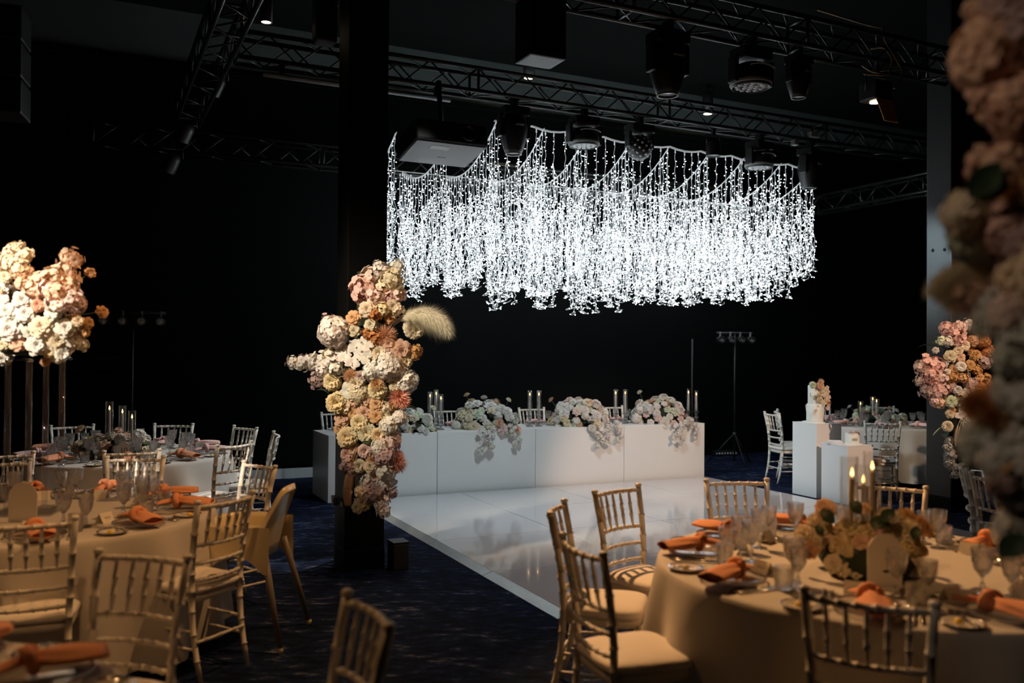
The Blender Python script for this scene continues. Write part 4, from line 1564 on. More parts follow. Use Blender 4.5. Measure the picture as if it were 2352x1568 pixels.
px_flowers(tf, SPEC4, 0, 540, zl, ldepth, rnd, lambda p: cc)
stem(tf, cc, at_y(1015 / zl, 540 + 415 / zl, sb.y))
stem(tf, cc, at_y(1155 / zl, 540 + 860 / zl, sb.y))
for zx, zy in ((40, 700), (900, 900), (500, 880), (350, 1180)):
    p = at_y(zx / zl, 540 + zy / zl, sb.y - .2)
    obj('leaf', FL['leaf', 0], tf, p - tf.location, (rnd.uniform(0, 1), rnd.uniform(-.5, .5), rnd.uniform(0, 6)), .09)
fo = MB().lathe([(0, -.17), (.12, -.16), (.2, -.05), (.2, .08), (.12, .18), (0, .2)], 16).mesh('foam_core', 'foam')
obj('foam_core', fo, tf, cc - tf.location)
for k in range(34):      # far side of the ball
    a = rnd.uniform(0.1, PI - .1)
    ph = rnd.uniform(.5, 2.2)
    d = V3((math.sin(ph) * math.cos(a), math.sin(ph) * math.sin(a), math.cos(ph)))
    flower(tf, 'rose', cc + d * .27, d, .05, rnd.choice(('white', 'cream', 'peach')), rnd)

# right table centrepiece
rnd = random.Random(21)
cp = at_z(1990, 1318, .753)
ct = thing('flower_centrepiece', 'low mound of yellow, cream and peach roses on the right table', 'flowers', (cp.x, cp.y, .753))
SPEC5 = """rose 390 600 105 peach;rose 400 620 60 apricot;ruffle 290 720 70 cream;ruffle 380 790 90 cream;ruffle 200 860 100 cream;rose 250 1000 80 tan;rose 600 800 110 yellow;ruffle 520 940 100 yellow;rose 730 930 110 peach;rose 790 790 90 yellow;rose 690 1180 105 cream;ruffle 580 1010 80 yellow
rose 960 660 95 cream;rose 1170 670 80 apricot;rose 1040 680 80 cream;ruffle 1170 830 130 cream;rose 1340 790 90 apricot;rose 1300 730 66 apricot;ruffle 1190 950 110 yellow;ruffle 940 880 100 blush;rose 1310 990 70 yellow;rose 1290 1200 80 yellow;rose 1300 1270 50 cream;ruffle 480 1130 90 cream;rose 770 600 56 peach;ruffle 1010 810 70 yellow
ruffle 1220 1080 90 cream;rose 560 1180 70 cream;ruffle 850 1010 80 yellow;rose 1080 1010 80 yellow;ruffle 140 1010 60 cream;ruffle 330 930 70 cream;rose 430 880 60 cream;rose 1180 1180 60 cream"""


def cdepth(px, py, r):
    k = max(-1, min(1, (px - 1985) / 155))
    h = max(0, min(1, (1330 - py) / 170))
    return cp.y - .17 * math.sqrt(max(0, 1 - k * k)) * (1 - .5 * h) + .04 + r.uniform(-.02, .02)


px_flowers(ct, SPEC5, 1800, 1020, 2278 / 552.0, cdepth, rnd, lambda p: V3((cp.x, cp.y, .80)))
zc5 = 2278 / 552.0
for zx, zy, s, rz in ((480, 740, .075, .5), (920, 730, .075, -1.2), (1000, 750, .08, 1.2), (1270, 780, .06, 2.4), (730, 660, .07, .2), (600, 1080, .055, 1.5), (360, 870, .05, 0)):
    p = at_y(1800 + zx / zc5, 1020 + zy / zc5, cp.y - .13)
    q = V3((0, 0, 1)).rotation_difference((EYE - p + V3((0, 0, .6))).normalized())
    obj('leaf', FL['leaf', 0], ct, p - ct.location, q @ Quaternion((0, 0, 1), rz), s)
for k in range(26):
    a = rnd.uniform(.1, PI - .1)
    p = V3((cp.x + .25 * math.cos(a) * rnd.uniform(.5, 1), cp.y + .22 * math.sin(a), .80 + rnd.uniform(0, .12)))
    flower(ct, 'rose', p, (math.cos(a), math.sin(a), .6), .045, rnd.choice(('cream', 'yellow', 'peach')), rnd)
fo = MB().lathe([(0, 0), (.16, 0), (.20, .06), (.15, .13), (0, .15)], 16).mesh('foam_base', 'foam')
obj('foam_base', fo, ct)

# number ten table centrepiece
rnd = random.Random(31)
c2 = at_z(262, 1048, .753)
ct = thing('flower_centrepiece', 'low mound of cream and blush roses around three candles, number ten table', 'flowers', (c2.x, c2.y, .753))
mound(ct, (c2.x, c2.y, .78), .30, .22, .17, [('hydrangea', 'white'), ('rose', 'cream'), ('rose', 'peach'), ('ruffle', 'cream'), ('ruffle', 'sand'), ('rose', 'blush')], 44, rnd, .062, stems=5, leaves=10)
# far right table centrepiece
rnd = random.Random(32)
c3 = V3((5.06, 12.26, .753))
ct = thing('flower_centrepiece', 'low mound of pale flowers around candles on the far right table', 'flowers', (c3.x, c3.y, .753))
mound(ct, (c3.x, c3.y, .78), .36, .24, .16, [('rose', 'cream'), ('ruffle', 'white'), ('rose', 'blush'), ('hydrangea', 'green'), ('rose', 'peach')], 40, rnd, .06, stems=6, leaves=10)


# ================================================================== CANDLES
CYL = {}


def candle(label, label_g, base, glass_r, glass_h, wax_h, wax_r=.011, tilt=0.0, holder=None, group='taper candles in glass cylinders'):
    """taper candle inside a clear glass cylinder"""
    base = V3(base)
    if glass_h:
        g = obj('glass_cylinder', MB().lathe([(0, .004), (glass_r - .003, .004), (glass_r - .0025, glass_h), (glass_r, glass_h), (glass_r, 0), (0, 0)], 24).mesh('glass_cylinder', 'glass'), None, base)
        tag(g, label_g, 'candle holder', 'clear glass cylinders')
    t = thing('taper_candle', label, 'candle', base + V3((0, 0, .006)), 0, group)
    dx = tilt
    obj('wax', MB().tube([(0, 0, 0), (dx * .5, 0, wax_h * .5), (dx, 0, wax_h - .006), (dx, 0, wax_h)], [wax_r, wax_r * .97, wax_r * .92, wax_r * .6], 12).mesh('wax', 'wax'), t)
    obj('wick', MB().tube([(dx, 0, wax_h - .002), (dx, 0, wax_h + .010)], .0012, 5).mesh('wick', 'wick'), t)
    obj('flame', MB().lathe([(0, 0), (.006, .006), (.0074, .013), (.005, .024), (.0016, .036), (0, .041)], 10, (dx, 0, wax_h + .004)).mesh('flame', 'flame'), t)
    return t


for x, y, gh, wh, tl, lab in ((1950, 1322, .51, .415, .012, 'left'), (2003, 1318, .53, .44, 0, 'right'), (1983, 1306, .46, .37, 0, 'middle')):
    b = at_z(x, y, .755)
    candle(f'lit taper candle, {lab} of the three on the right table', f'clear glass cylinder, {lab} of the three on the right table', b, .037, gh, wh, .012, tl)
for x, y, gh, wh, lab in ((250, 1050, .49, .405, 'left'), (280, 1043, .44, .36, 'middle'), (302, 1052, .415, .335, 'right')):
    b = at_z(x, y, .755)
    candle(f'lit taper candle, {lab} of the three on the number ten table', f'clear glass cylinder, {lab} of the three on the number ten table', b, .034, gh, wh, .011)
for x, y, wh, lab in ((1977, 12.15, .26, 'left'), (2005, 12.2, .325, 'middle'), (2014, 12.1, .30, 'right')):
    b = V3(((x - 1176) / FPX * y, y, .755))
    candle(f'lit taper candle, {lab} of the three on the far right table', f'clear glass cylinder, {lab} of the three on the far right table', b, .036, wh + .06, wh, .012)

# ================================================================== HEAD TABLE
HU0, HV, HLEN, HDEP, HH = 2.42, -9.84, 1.305, .76, .755
names = ('first white head table unit, left end, mostly behind the pillar flowers', 'second white head table unit, right of the pillar flowers',
         'third white head table unit, darkest front panel', 'fourth white head table unit, at the right end')
for i in range(4):
    t = thing('head_table_unit', names[i], 'table', uv(HU0 + (i + .5) * HLEN, HV - HDEP / 2), ROTZ, 'white head table units')
    w = HLEN - .006
    obj('front_panel', bevel_box_mesh('front_panel', (w, .03, HH - .03), 'laminate', .002, 1), t, (0, -HDEP / 2 + .015, 0))
    for s in (-1, 1):
        obj('side_panel', bevel_box_mesh('side_panel', (.03, HDEP - .032, HH - .03), 'laminate', .002, 1), t, (s * (w / 2 - .015), .016, 0))
    obj('tabletop', bevel_box_mesh('tabletop', (w, HDEP, .03), 'laminate', .002, 1), t, (0, 0, HH - .03))
HTOP = HH + .002


def ht(x_px, back, dz=0.0):
    """point on the head table: image column x_px, distance back from the front edge"""
    # intersect the view plane through column x_px with the line v = HV - back
    k = (x_px - 1176) / FPX
    v = HV - back
    # X = u*cx + v*sx ; Y = u*sy - v*cy (room axes)
    cx, sx = RU.x, RV.x
    sy, cy = RU.y, RV.y
    u = (k * v * cy - v * sx) / (cx - k * sy)
    return uv(u, v, HTOP + dz)


WH = [('rose', 'white'), ('rose', 'white'), ('ruffle', 'white'), ('hydrangea', 'white'), ('rose', 'cream'), ('rose', 'blush'), ('ruffle', 'cream'), ('rose', 'green'), ('ruffle', 'white'), ('spiky', 'peach')]
for i, (x, rx, rz, n, lab) in enumerate(((945, .28, .20, 44, 'nearest the black pillar'), (1118, .37, .32, 74, 'with white orchids trailing, second from the pillar'),
                                         (1332, .34, .33, 68, 'third from the pillar'), (1517, .38, .32, 72, 'at the right end'))):
    rnd = random.Random(40 + i)
    p = ht(x, .20)
    t = thing('head_table_flowers', f'white flower mound on the head table, {lab}', 'flowers', p, 0, 'head table flower mounds')
    mound(t, p + V3((0, 0, .02)), rx, .19, rz, WH, n, rnd, .066, stems=3, leaves=7)
    # trailing orchids over the front edge
    if i:
        q0 = ht(x + (10, 0, 55, 45)[i], -.05, -.02)
        for k in range(16):
            f = k / 15
            q = q0 + RU * rnd.uniform(-.11, .11) + RV * (.02 + .05 * f * (1 - f)) + V3((0, 0, .04 - .26 * f))
            flower(t, 'orchid' if k % 3 else 'blossom', q, RV + V3((rnd.uniform(-.4, .4), 0, rnd.uniform(-.2, .5))), .040, 'white', rnd)
        q0 = ht(x + (10, 62, 85, 75)[i], -.04, -.01)
        for k in range(9):
            f = k / 8
            q = q0 + RU * (rnd.uniform(-.05, .05) + .05 * f) + RV * .02 + V3((0, 0, .06 - .24 * f))
            flower(t, 'orchid' if k % 2 else 'blossom', q, RV + V3((rnd.uniform(-.4, .4), 0, .2)), .034, 'white', rnd)

cs_base = MB().lathe([(0, 0), (.045, 0), (.048, .008), (.020, .018), (.012, .03), (.026, .045), (.030, .055), (.026, .065), (.012, .078), (.024, .092), (.028, .102), (.024, .112), (.014, .12), (.042, .128), (.042, .136), (0, .136)],
                     10, mod=cut(.10, (3, 5, 6, 7, 9, 10, 11))).mesh('crystal_stem', 'crystal', False)
for x, back, wh, lab in ((989, .30, .25, 'left of the three nearest the pillar'), (1003, .42, .27, 'middle of the three nearest the pillar'), (1014, .28, .22, 'right of the three nearest the pillar'),
                         (1218, .30, .25, 'left of the pair behind the second flowers'), (1239, .30, .25, 'right of the pair behind the second flowers'),
                         (1415, .34, .25, 'left of the pair between third and fourth flowers'), (1437, .30, .25, 'right of the pair between third and fourth flowers'),
                         (1582, .40, .24, 'left of the pair at the right end'), (1600, .28, .22, 'right of the pair at the right end')):
    p = ht(x, back)
    t = thing('crystal_candlestick', f'crystal candlestick, {lab} of the head table', 'candlestick', p, 0, 'crystal candlesticks')
    obj('crystal_stem', cs_base, t)
    candle(f'lit taper candle, {lab} of the head table', f'clear glass chimney, {lab} of the head table', p + V3((0, 0, .137)), .031, wh + .075, wh, .011, 0, None, 'head table candles')

for i, x in enumerate((775, 1030, 1222, 1404)):
    p = ht(x, HDEP + .52)
    chair(('white chair behind the left end of the head table', 'white chair behind the head table, right of the first candles', 'white chair behind the pair of candles, second head table unit',
           'white chair behind the head table, beside the third flowers', 'white chair hidden behind the right end flowers of the head table')[i], (p.x, p.y), RV, G1)
    where = ('first seat', 'second seat', 'third seat', 'fourth seat', 'fifth seat')[i] + ' from the left, head table'
    q = ht(x + 12, HDEP - .16)
    ch = thing('charger_plate', f'clear charger plate, {where}', 'plate', q, 0, 'head table chargers')
    obj('plate', TW['charger'], ch)
    obj('bead_rim', TW['beads'], ch, kind='stuff')
    n = obj('napkin', NAPP[i % 3], None, q + V3((0, 0, .012)), (0, 0, ROTZ + 2.2 + i))
    tag(n, f'knotted napkin, pink in cool light, {where}', 'napkin', 'head table napkins')
    for k, (dx, db, kk, s) in enumerate(((38, .36, 'gob_l', 'large'), (52, .42, 'gob_s', 'small'))):
        g = thing('goblet', f'{s} crystal goblet, {where}', 'glass', ht(x + dx, db + .06), 0, 'head table goblets')
        obj('stem', TW[kk][0], g)
        obj('bowl', TW[kk][1], g)

# ================================================================== CAKE PLINTHS
p0, p1 = at_z(1812, 1133, 0), at_z(1875, 1144, 0)
tp = uv(RU.dot(p1) + .20, RV.dot(p1) - .20)
t = thing('cake_plinth', 'tall white square plinth carrying the two-tier cake', 'plinth', tp, ROTZ)
obj('body', bevel_box_mesh('body', (.40, .40, .87), 'plinth_white', .003, 1), t)
obj('top', bevel_box_mesh('top', (.404, .404, .012), 'plinth_white', .003, 1), t, (0, 0, .87))
q1 = at_z(1886, 1148, 0)
tq = uv(RU.dot(q1) + .20, RV.dot(q1) + .20)
t = thing('cake_plinth', 'short white square plinth with the small cake, before the tall one', 'plinth', tq, ROTZ)
obj('body', bevel_box_mesh('body', (.40, .40, .66), 'plinth_white', .003, 1), t)
obj('top', bevel_box_mesh('top', (.404, .404, .012), 'plinth_white', .003, 1), t, (0, 0, .66))
# cake
rnd = random.Random(55)
cb = V3((tp.x - .02, tp.y, .882))
ck = thing('tiered_cake', 'two-tier white wedding cake with flowers down its right side', 'cake', cb, 0)
obj('board', MB().lathe([(0, 0), (.15, 0), (.15, .012), (0, .012)], 32).mesh('board', 'cake_white'), ck)
obj('lower_tier', MB().lathe([(0, .012), (.100, .012), (.103, .02), (.103, .218), (.098, .226), (0, .226)], 40).mesh('lower_tier', 'cake_white'), ck)
obj('upper_tier', MB().lathe([(0, .226), (.072, .226), (.075, .232), (.075, .445), (.070, .452), (0, .452)], 36).mesh('upper_tier', 'cake_white'), ck, (-.012, 0, 0))
for zx, zy, k, r, c in ((620, 215, 'ruffle', 42, 'green'), (705, 180, 'spiky', 44, 'peach'), (705, 225, 'ruffle', 50, 'peach'), (775, 250, 'orchid', 36, 'cream'), (740, 305, 'orchid', 44, 'cream'), (790, 300, 'orchid', 36, 'blush'),
                        (765, 350, 'orchid', 40, 'cream'), (800, 360, 'orchid', 34, 'blush'), (690, 330, 'spiky', 44, 'sand'), (700, 385, 'ruffle', 40, 'sand'), (800, 415, 'rose', 36, 'peach'), (760, 400, 'orchid', 38, 'cream'),
                        (725, 440, 'rose', 44, 'white'), (680, 450, 'rose', 36, 'white'), (790, 470, 'orchid', 32, 'blush'), (690, 490, 'orchid', 34, 'cream'), (640, 530, 'orchid', 32, 'white'), (725, 500, 'orchid', 30, 'cream'), (660, 500, 'rose', 24, 'cream')):
    px, py = 1740 + zx / 4.9, 840 + zy / 4.9
    dx = (px - 1873) / 22
    Y = tp.y - .10 + .05 * max(0, dx)
    p = at_y(px, py, Y)
    flower(ck, k, p, (.35, -1, .15), r / 4.9 / FPX * Y, c, rnd)


def text_mesh(body, size, m, ext=.001):
    cu = bpy.data.curves.new('letter', 'FONT')
    cu.body = body
    cu.size = size
    cu.align_x = 'CENTER'
    cu.extrude = ext
    tmp = bpy.data.objects.new('tmp', cu)
    me = bpy.data.meshes.new_from_object(tmp)
    bpy.data.objects.remove(tmp)
    me.materials.append(MATS[m])
    return me


for s, px, py, sz in (('L', 1863.0, 911, .070), ('&', 1872.5, 918, .080)):
    p = at_y(px, py, tp.y - .079 if s == 'L' else tp.y - .083)
    obj('letter', text_mesh(s, sz, 'gold'), ck, p - cb, (PI / 2, 0, .35 if s == 'L' else .1))
# small cake, its board and the folded napkins on the short plinth
sbp = uv(RU.dot(tq) + .06, RV.dot(tq) + .02, .672)
sc2 = thing('small_cake', 'small white and peach cake with ruffled top on the short plinth', 'cake', sbp, 0)
obj('board', MB().lathe([(0, 0), (.115, 0), (.115, .008), (0, .008)], 28).mesh('board', 'cake_white'), sc2)


def ruf(i, k):
    return 1 + (.06 * math.sin(k * 1.7) if i >= 5 else 0)


obj('body', MB().lathe([(0, .008), (.078, .008), (.080, .014), (.080, .105), (.076, .112), (.074, .125), (.066, .118), (0, .112)], 32, mod=ruf).mesh('body', 'cake_white'), sc2)
for k, (a, c) in enumerate(((-.9, 'peach'), (-.4, 'blush'), (-1.8, 'white'), (-2.4, 'white'), (.2, 'peach'), (1.5, 'white'))):
    flower(sc2, 'ruffle', sbp + V3((.052 * math.cos(a), .052 * math.sin(a), .122)), (math.cos(a) * .3, math.sin(a) * .3, 1), .030, c, rnd)
P = [(-.03 + .06 * f / 40 + .006 * math.sin(f * .9), -.0815 + .012 * ((f - 20) / 20) ** 2 * .6, .055 + .016 * math.sin(f * .75)) for f in range(41)]
obj('script', MB().tube(P, .0016, 5).mesh('script', 'gold'), sc2)
npk = thing('folded_napkins', 'flat stack of pale napkins at the left of the short plinth top', 'napkins', uv(RU.dot(tq) - .12, RV.dot(tq) - .06, .672), ROTZ + .4)
for k in range(3):
    obj('napkin_sheet', bevel_box_mesh('napkin_sheet', (.17 - .01 * k, .15, .011), 'white_cloth', .004), npk, (.004 * k, .006 * k, .0115 * k), (0, 0, .25 * k))


# ================================================================== TRUSSES
def u_at(x_px, v):
    """room coordinate u where image column x_px meets the line v"""
    k = (x_px - 1176) / FPX
    c, s = math.cos(ANG), math.sin(ANG)
    return -v * (k * c + s) / (c - k * s)


def z_at(x_px, y_px, P):
    return at_y(x_px, y_px, P.y).z


TS = .27


def truss(label, a, b, z, step=.30):
    """square box truss from a to b, lower chords at height z"""
    a, b = V3(a), V3(b)
    d = b - a
    L = d.length
    t = thing('lighting_truss', label, 'truss', (a.x, a.y, z), math.atan2(d.y, d.x))
    chord = MB().tube([(0, 0, 0), (L, 0, 0)], .0245, 10).mesh('chord', 'truss')
    for y in (-TS / 2, TS / 2):
        for zz in (0, TS):
            obj('chord', chord, t, (0, y, zz))
    n = int(L / step)
    s = L / n
    br = MB().tube([(0, 0, 0), (s, 0, TS)], .0095, 6).mesh('brace', 'truss')
    br2 = MB().tube([(0, 0, TS), (s, 0, 0)], .0095, 6).mesh('brace', 'truss')
    for i in range(n):
        x = i * s
        m_ = br if i % 2 == 0 else br2
        w_ = br2 if i % 2 == 0 else br
        obj('brace', m_, t, (x, -TS / 2, 0))
        obj('brace', w_, t, (x, TS / 2, 0))
        obj('brace', m_, t, (x, -TS / 2, 0), (-PI / 2, 0, 0))
        if i % 2 == 0:
            obj('brace', m_, t, (x, -TS / 2, TS), (-PI / 2, 0, 0))
    for x in [k * L / 4 for k in range(5)]:
        fr = MB()
        for yy in (-TS / 2, TS / 2):
            fr.tube([(0, yy, 0), (0, yy, TS)], .016, 6)
        for zz in (0, TS):
            fr.tube([(0, -TS / 2, zz), (0, TS / 2, zz)], .016, 6)
        obj('end_frame', fr.mesh('end_frame', 'truss'), t, (x, 0, 0))
    return t


ZT = 4.76
V1, V5 = -9.62, -6.60
truss('long black lighting truss above the front of the light canopy', uv(1.35, V1), uv(12.2, V1), ZT)
truss('nearer black lighting truss with moving heads at the top right', uv(2.25, V5), uv(10.2, V5), ZT - .06)
truss('lighting truss running towards the back wall at the upper left', uv(1.04, -11.5), uv(1.04, -4.6), ZT - .29)
truss('low back truss just in front of the black back wall', uv(.0, -11.72), uv(11.0, -11.72), 4.15)
truss('short truss running back to the wall at the far right', uv(11.4, -11.7), uv(11.4, -6.9), 4.17)
# light tube bar under the front truss, left end
lb = thing('truss_light_bar', 'long pale tube bar clamped under the front truss beside the pillar', 'bar', uv(2.6, V1 + .16, ZT - .16), ROTZ)
obj('tube', MB().tube([(-1.0, 0, 0), (1.1, 0, 0)], .028, 10).mesh('tube', 'fixture_grey'), lb)
for x in (-.8, .2, .95):
    obj('clamp', MB().box((x, .05, .08), (.05, .05, .18)).mesh('clamp', 'fixture', False), lb)


# ================================================================== LIGHT FIXTURES
def clamp_base(t, drop=.0):
    obj('clamp', MB().box((0, 0, -.035), (.06, .10, .11)).mesh('clamp', 'fixture', False), t)
    obj('base', bevel_box_mesh('base', (.34, .24, .11), 'fixture', .02, 2), t, (0, 0, -.20))


def yoke(t, w, l, z):
    for s in (-1, 1):
        obj('yoke_arm', bevel_box_mesh('yoke_arm', (.045, .12, l), 'fixture', .015, 2), t, (s * w / 2, 0, z - l))


def head_spot(label, P, tilt=0.0, s=1.0):
    t = thing('moving_head_spot', label, 'stage light', P, ROTZ + tilt, 'moving head stage lights')
    t.scale = (s, s, s)
    clamp_base(t)
    yoke(t, .36, .27, -.19)
    h = obj('head', MB().lathe([(0, .0), (.10, .0), (.15, -.05), (.168, -.14), (.165, -.22), (.145, -.32), (.115, -.42), (.098, -.46), (.088, -.46), (.082, -.44), (0, -.44)], 28).mesh('head', 'fixture'), t, (0, 0, -.19))
    obj('lens_ring', MB().lathe([(.084, -.455), (.100, -.462), (.100, -.47), (.084, -.468)], 28).mesh('lens_ring', 'fixture_grey'), h)
    obj('lens', MB().lathe([(0, -.448), (.082, -.448)], 24).mesh('lens', 'lens'), h)
    obj('handle', MB().box((0, -.168, -.14), (.11, .012, .02)).mesh('handle', 'fixture_grey', False), h)
    return t


def head_wash(label, P, tilt=0.0):
    t = thing('moving_head_wash', label, 'stage light', P, ROTZ + tilt, 'moving head stage lights')
    clamp_base(t)
    yoke(t, .42, .24, -.19)
    h = obj('head', MB().lathe([(0, .0), (.12, .0), (.165, -.03), (.19, -.09), (.195, -.17), (.185, -.22), (.175, -.225), (.172, -.21), (0, -.21)], 30).mesh('head', 'fixture'), t, (0, 0, -.235))
    obj('rim_band', MB().lathe([(.192, -.16), (.199, -.17), (.199, -.195), (.19, -.20)], 30).mesh('rim_band', 'fixture_grey'), h)
    arc = [(.150 * math.cos(a), -.155 - .03 * math.sin(a), -.07 - .02 * math.sin(a) + .05 * math.sin(a)) for a in [.35 + k * (PI - .7) / 10 for k in range(11)]]
    obj('handle', MB().tube(arc, .014, 6, flat=.5).mesh('handle', 'fixture_grey'), h)
    lens = MB().lathe([(0, -.012), (.020, -.008), (.028, 0)], 10).mesh('lens', 'lens')
    k = 0
    for r, n in ((0, 1), (.062, 6), (.125, 12)):
        for i in range(n):
            w = 2 * PI * i / n
            obj('lens', lens, h, (r * math.cos(w), r * math.sin(w), -.213))
    return t


def par_can(label, P, tilt=(0, 0), s=1.0, cat='stage light'):
    t = thing('par_lamp', label, cat, P, ROTZ)
    t.scale = (s, s, s)
    obj('clamp', MB().box((0, 0, -.04), (.04, .05, .10)).mesh('clamp', 'fixture', False), t)
    obj('bracket', MB().tube([(-.11, 0, -.20), (-.11, 0, -.09), (.11, 0, -.09), (.11, 0, -.20)], .010, 6).mesh('bracket', 'fixture'), t)
    h = obj('can', MB().lathe([(0, .06), (.07, .05), (.095, .0), (.10, -.16), (.103, -.17), (.094, -.17), (.09, -.15), (0, -.14)], 20).mesh('can', 'fixture'), t, (0, 0, -.20), (tilt[0], tilt[1], 0))
    obj('lens', MB().lathe([(0, -.142), (.09, -.150)], 18).mesh('lens', 'lens'), h)
    return t


def hang(x, v=V1, z=ZT):
    return uv(u_at(x, v), v, z - .005)


head_spot('barrel-shaped moving head light under the truss, right of the projector', hang(1176))
head_wash('round wash light under the truss, directly left of the dotted ball light', hang(1338))
head_wash('round wash light near the right end of the light canopy', hang(1742), .2)
head_spot('barrel-shaped moving head light at the far right end of the light canopy', hang(1858), .3)
par_can('small black spotlight under the truss between the two right wash lights', hang(1636), (0.0, .0), 1.0)
head_spot('barrel-shaped moving head light, left one on the nearer top truss', hang(1530, V5, ZT - .06))
head_wash('round wash light, second on the nearer top truss', hang(1722, V5, ZT - .06))
head_spot('small barrel moving head light, third on the nearer top truss', hang(1832, V5, ZT - .06), .1, .72)
# dotted ball effect light
P = hang(1466)
t = thing('ball_effect_light', 'black ball-shaped effect light covered in small lenses under the truss', 'stage light', P, ROTZ)
clamp_base(t)
yoke(t, .34, .20, -.19)
h = obj('ball', MB().lathe([(.165 * math.sin(PI * k / 14), .165 * math.cos(PI * k / 14)) for k in range(15)], 24).mesh('ball', 'fixture'), t, (0, 0, -.38))
lm = MB().lathe([(0, .012), (.013, .008), (.017, 0)], 8).mesh('lens', 'lens')
for k in range(70):
    f = (k + .5) / 70
    ph = math.acos(1 - 2 * f)
    a = k * 2.39996
    d = V3((math.sin(ph) * math.cos(a), math.sin(ph) * math.sin(a), math.cos(ph)))
    obj('lens', lm, h, d * .163, V3((0, 0, 1)).rotation_difference(d))
# projector
P = uv(u_at(1012, -9.15), -9.15, 3.90)
t = thing('projector', 'large ceiling projector with pale underside hanging before the light canopy', 'projector', P, ROTZ)
t.rotation_euler = (-.16, 0, ROTZ)
obj('body', bevel_box_mesh('body', (.84, .66, .24), 'fixture', .03, 3), t)
obj('underside', bevel_box_mesh('underside', (.80, .62, .012), 'fixture_grey', .004), t, (0, 0, -.012))
obj('hatch', bevel_box_mesh('hatch', (.22, .10, .004), 'skirting', .001, 1), t, (-.10, -.18, -.0155))
obj('logo', MB().tube([(-.05 + .0025 * k, .006 * math.sin(k * 1.3), 0) for k in range(41)], .0022, 5).mesh('logo', 'fixture'), t, (.02, .08, -.0135))
obj('lens_hood', MB().lathe([(0, 0), (.09, 0), (.09, .06), (.075, .06), (.07, .02), (0, .02)], 24, rot=Matrix.Rotation(PI / 2, 3, 'X')).mesh('lens_hood', 'fixture'), t, (.18, -.31, .12))
obj('side_vent', bevel_box_mesh('side_vent', (.26, .012, .12), 'gold', .003), t, (.02, .312, .10))
obj('ceiling_mount', MB().tube([(0, 0, .24), (0, -.0, .85)], .03, 10).mesh('ceiling_mount', 'fixture'), t)
obj('mount_plate', bevel_box_mesh('mount_plate', (.40, .34, .03), 'fixture', .006), t, (0, 0, .24))

# speakers
def speaker(label, P, s, rot):
    t = thing('loudspeaker', label, 'loudspeaker', P, rot)
    obj('cabinet', bevel_box_mesh('cabinet', s, 'fixture', .02, 2), t)
    obj('grille', bevel_box_mesh('grille', (s[0] - .05, .012, s[2] - .06), 'ceiling_black', .005), t, (0, -s[1] / 2 - .004, .03))
    obj('bracket', MB().tube([(0, 0, s[2]), (0, 0, s[2] + .30)], .02, 8).mesh('bracket', 'fixture'), t)
    obj('side_handle', MB().box((s[0] / 2, 0, s[2] * .6), (.012, .14, .05)).mesh('side_handle', 'fixture_grey', False), t)
    return t


P = uv(u_at(1236, V5), V5, 4.15)
speaker('black box loudspeaker hanging at the top centre above a small lit downlight', P, (.34, .30, .52), ROTZ)
P = uv(u_at(738, -6.5), -6.5, 3.98)
speaker('narrow black loudspeaker hanging left of the black pillar top', P, (.16, .16, .50), ROTZ)
P = at_y(-8, 268, 6.0)
t = thing('line_array', 'hanging black loudspeaker column cut by the upper left picture edge', 'loudspeaker', P, .3)
for k in range(3):
    c_ = obj('cabinet', bevel_box_mesh('cabinet', (.36, .30, .235), 'fixture', .015, 2), t, (0, -.01 * k, .245 * k))
    obj('grille', bevel_box_mesh('grille', (.32, .012, .20), 'ceiling_black', .004), c_, (0, -.152, .018))
obj('hanger', MB().tube([(0, 0, .73), (0, 0, 2.0)], .012, 6).mesh('hanger', 'fixture'), t)
# barn-door flood at the upper right and its cables
P = uv(u_at(2010, V5), V5, ZT - .08)
t = thing('barn_door_flood', 'flood light with amber-lit barn door on the nearer truss at upper right', 'stage light', P, ROTZ)
obj('clamp', MB().box((0, 0, -.04), (.05, .06, .12)).mesh('clamp', 'fixture', False), t)
obj('housing', bevel_box_mesh('housing', (.24, .22, .20), 'fixture', .02, 2), t, (0, 0, -.36))
obj('bracket', MB().tube([(-.14, 0, -.26), (-.14, 0, -.10), (.14, 0, -.10), (.14, 0, -.26)], .010, 6).mesh('bracket', 'fixture'), t)
obj('barn_door', MB().add([(-.11, -.12, -.37), (.11, -.12, -.37), (.13, -.20, -.58), (-.10, -.20, -.56)], [(0, 1, 2, 3)]) or None, t) if False else None
bdm = MB()
bdm.add([(-.11, -.11, -.36), (.11, -.11, -.36), (.13, -.17, -.60), (-.06, -.17, -.60), (-.11, -.10, -.36), (.11, -.10, -.36), (.13, -.16, -.60), (-.06, -.16, -.60)],
        [(0, 1, 2, 3), (7, 6, 5, 4), (0, 4, 5, 1), (1, 5, 6, 2), (2, 6, 7, 3), (3, 7, 4, 0)])
obj('barn_door', bdm.mesh('barn_door', 'amber_lit_door', False), t)
obj('lamp_lens', MB().lathe([(0, -.372), (.06, -.368)], 16).mesh('lamp_lens', 'lamp_warm'), t)
Q = P + RV * .0 + V3((0, 0, -.40))
spot('flood_beam', Q, Q + RV * .35 + V3((0, 0, -.55)), 16, AMBER, 120, .6, .03)
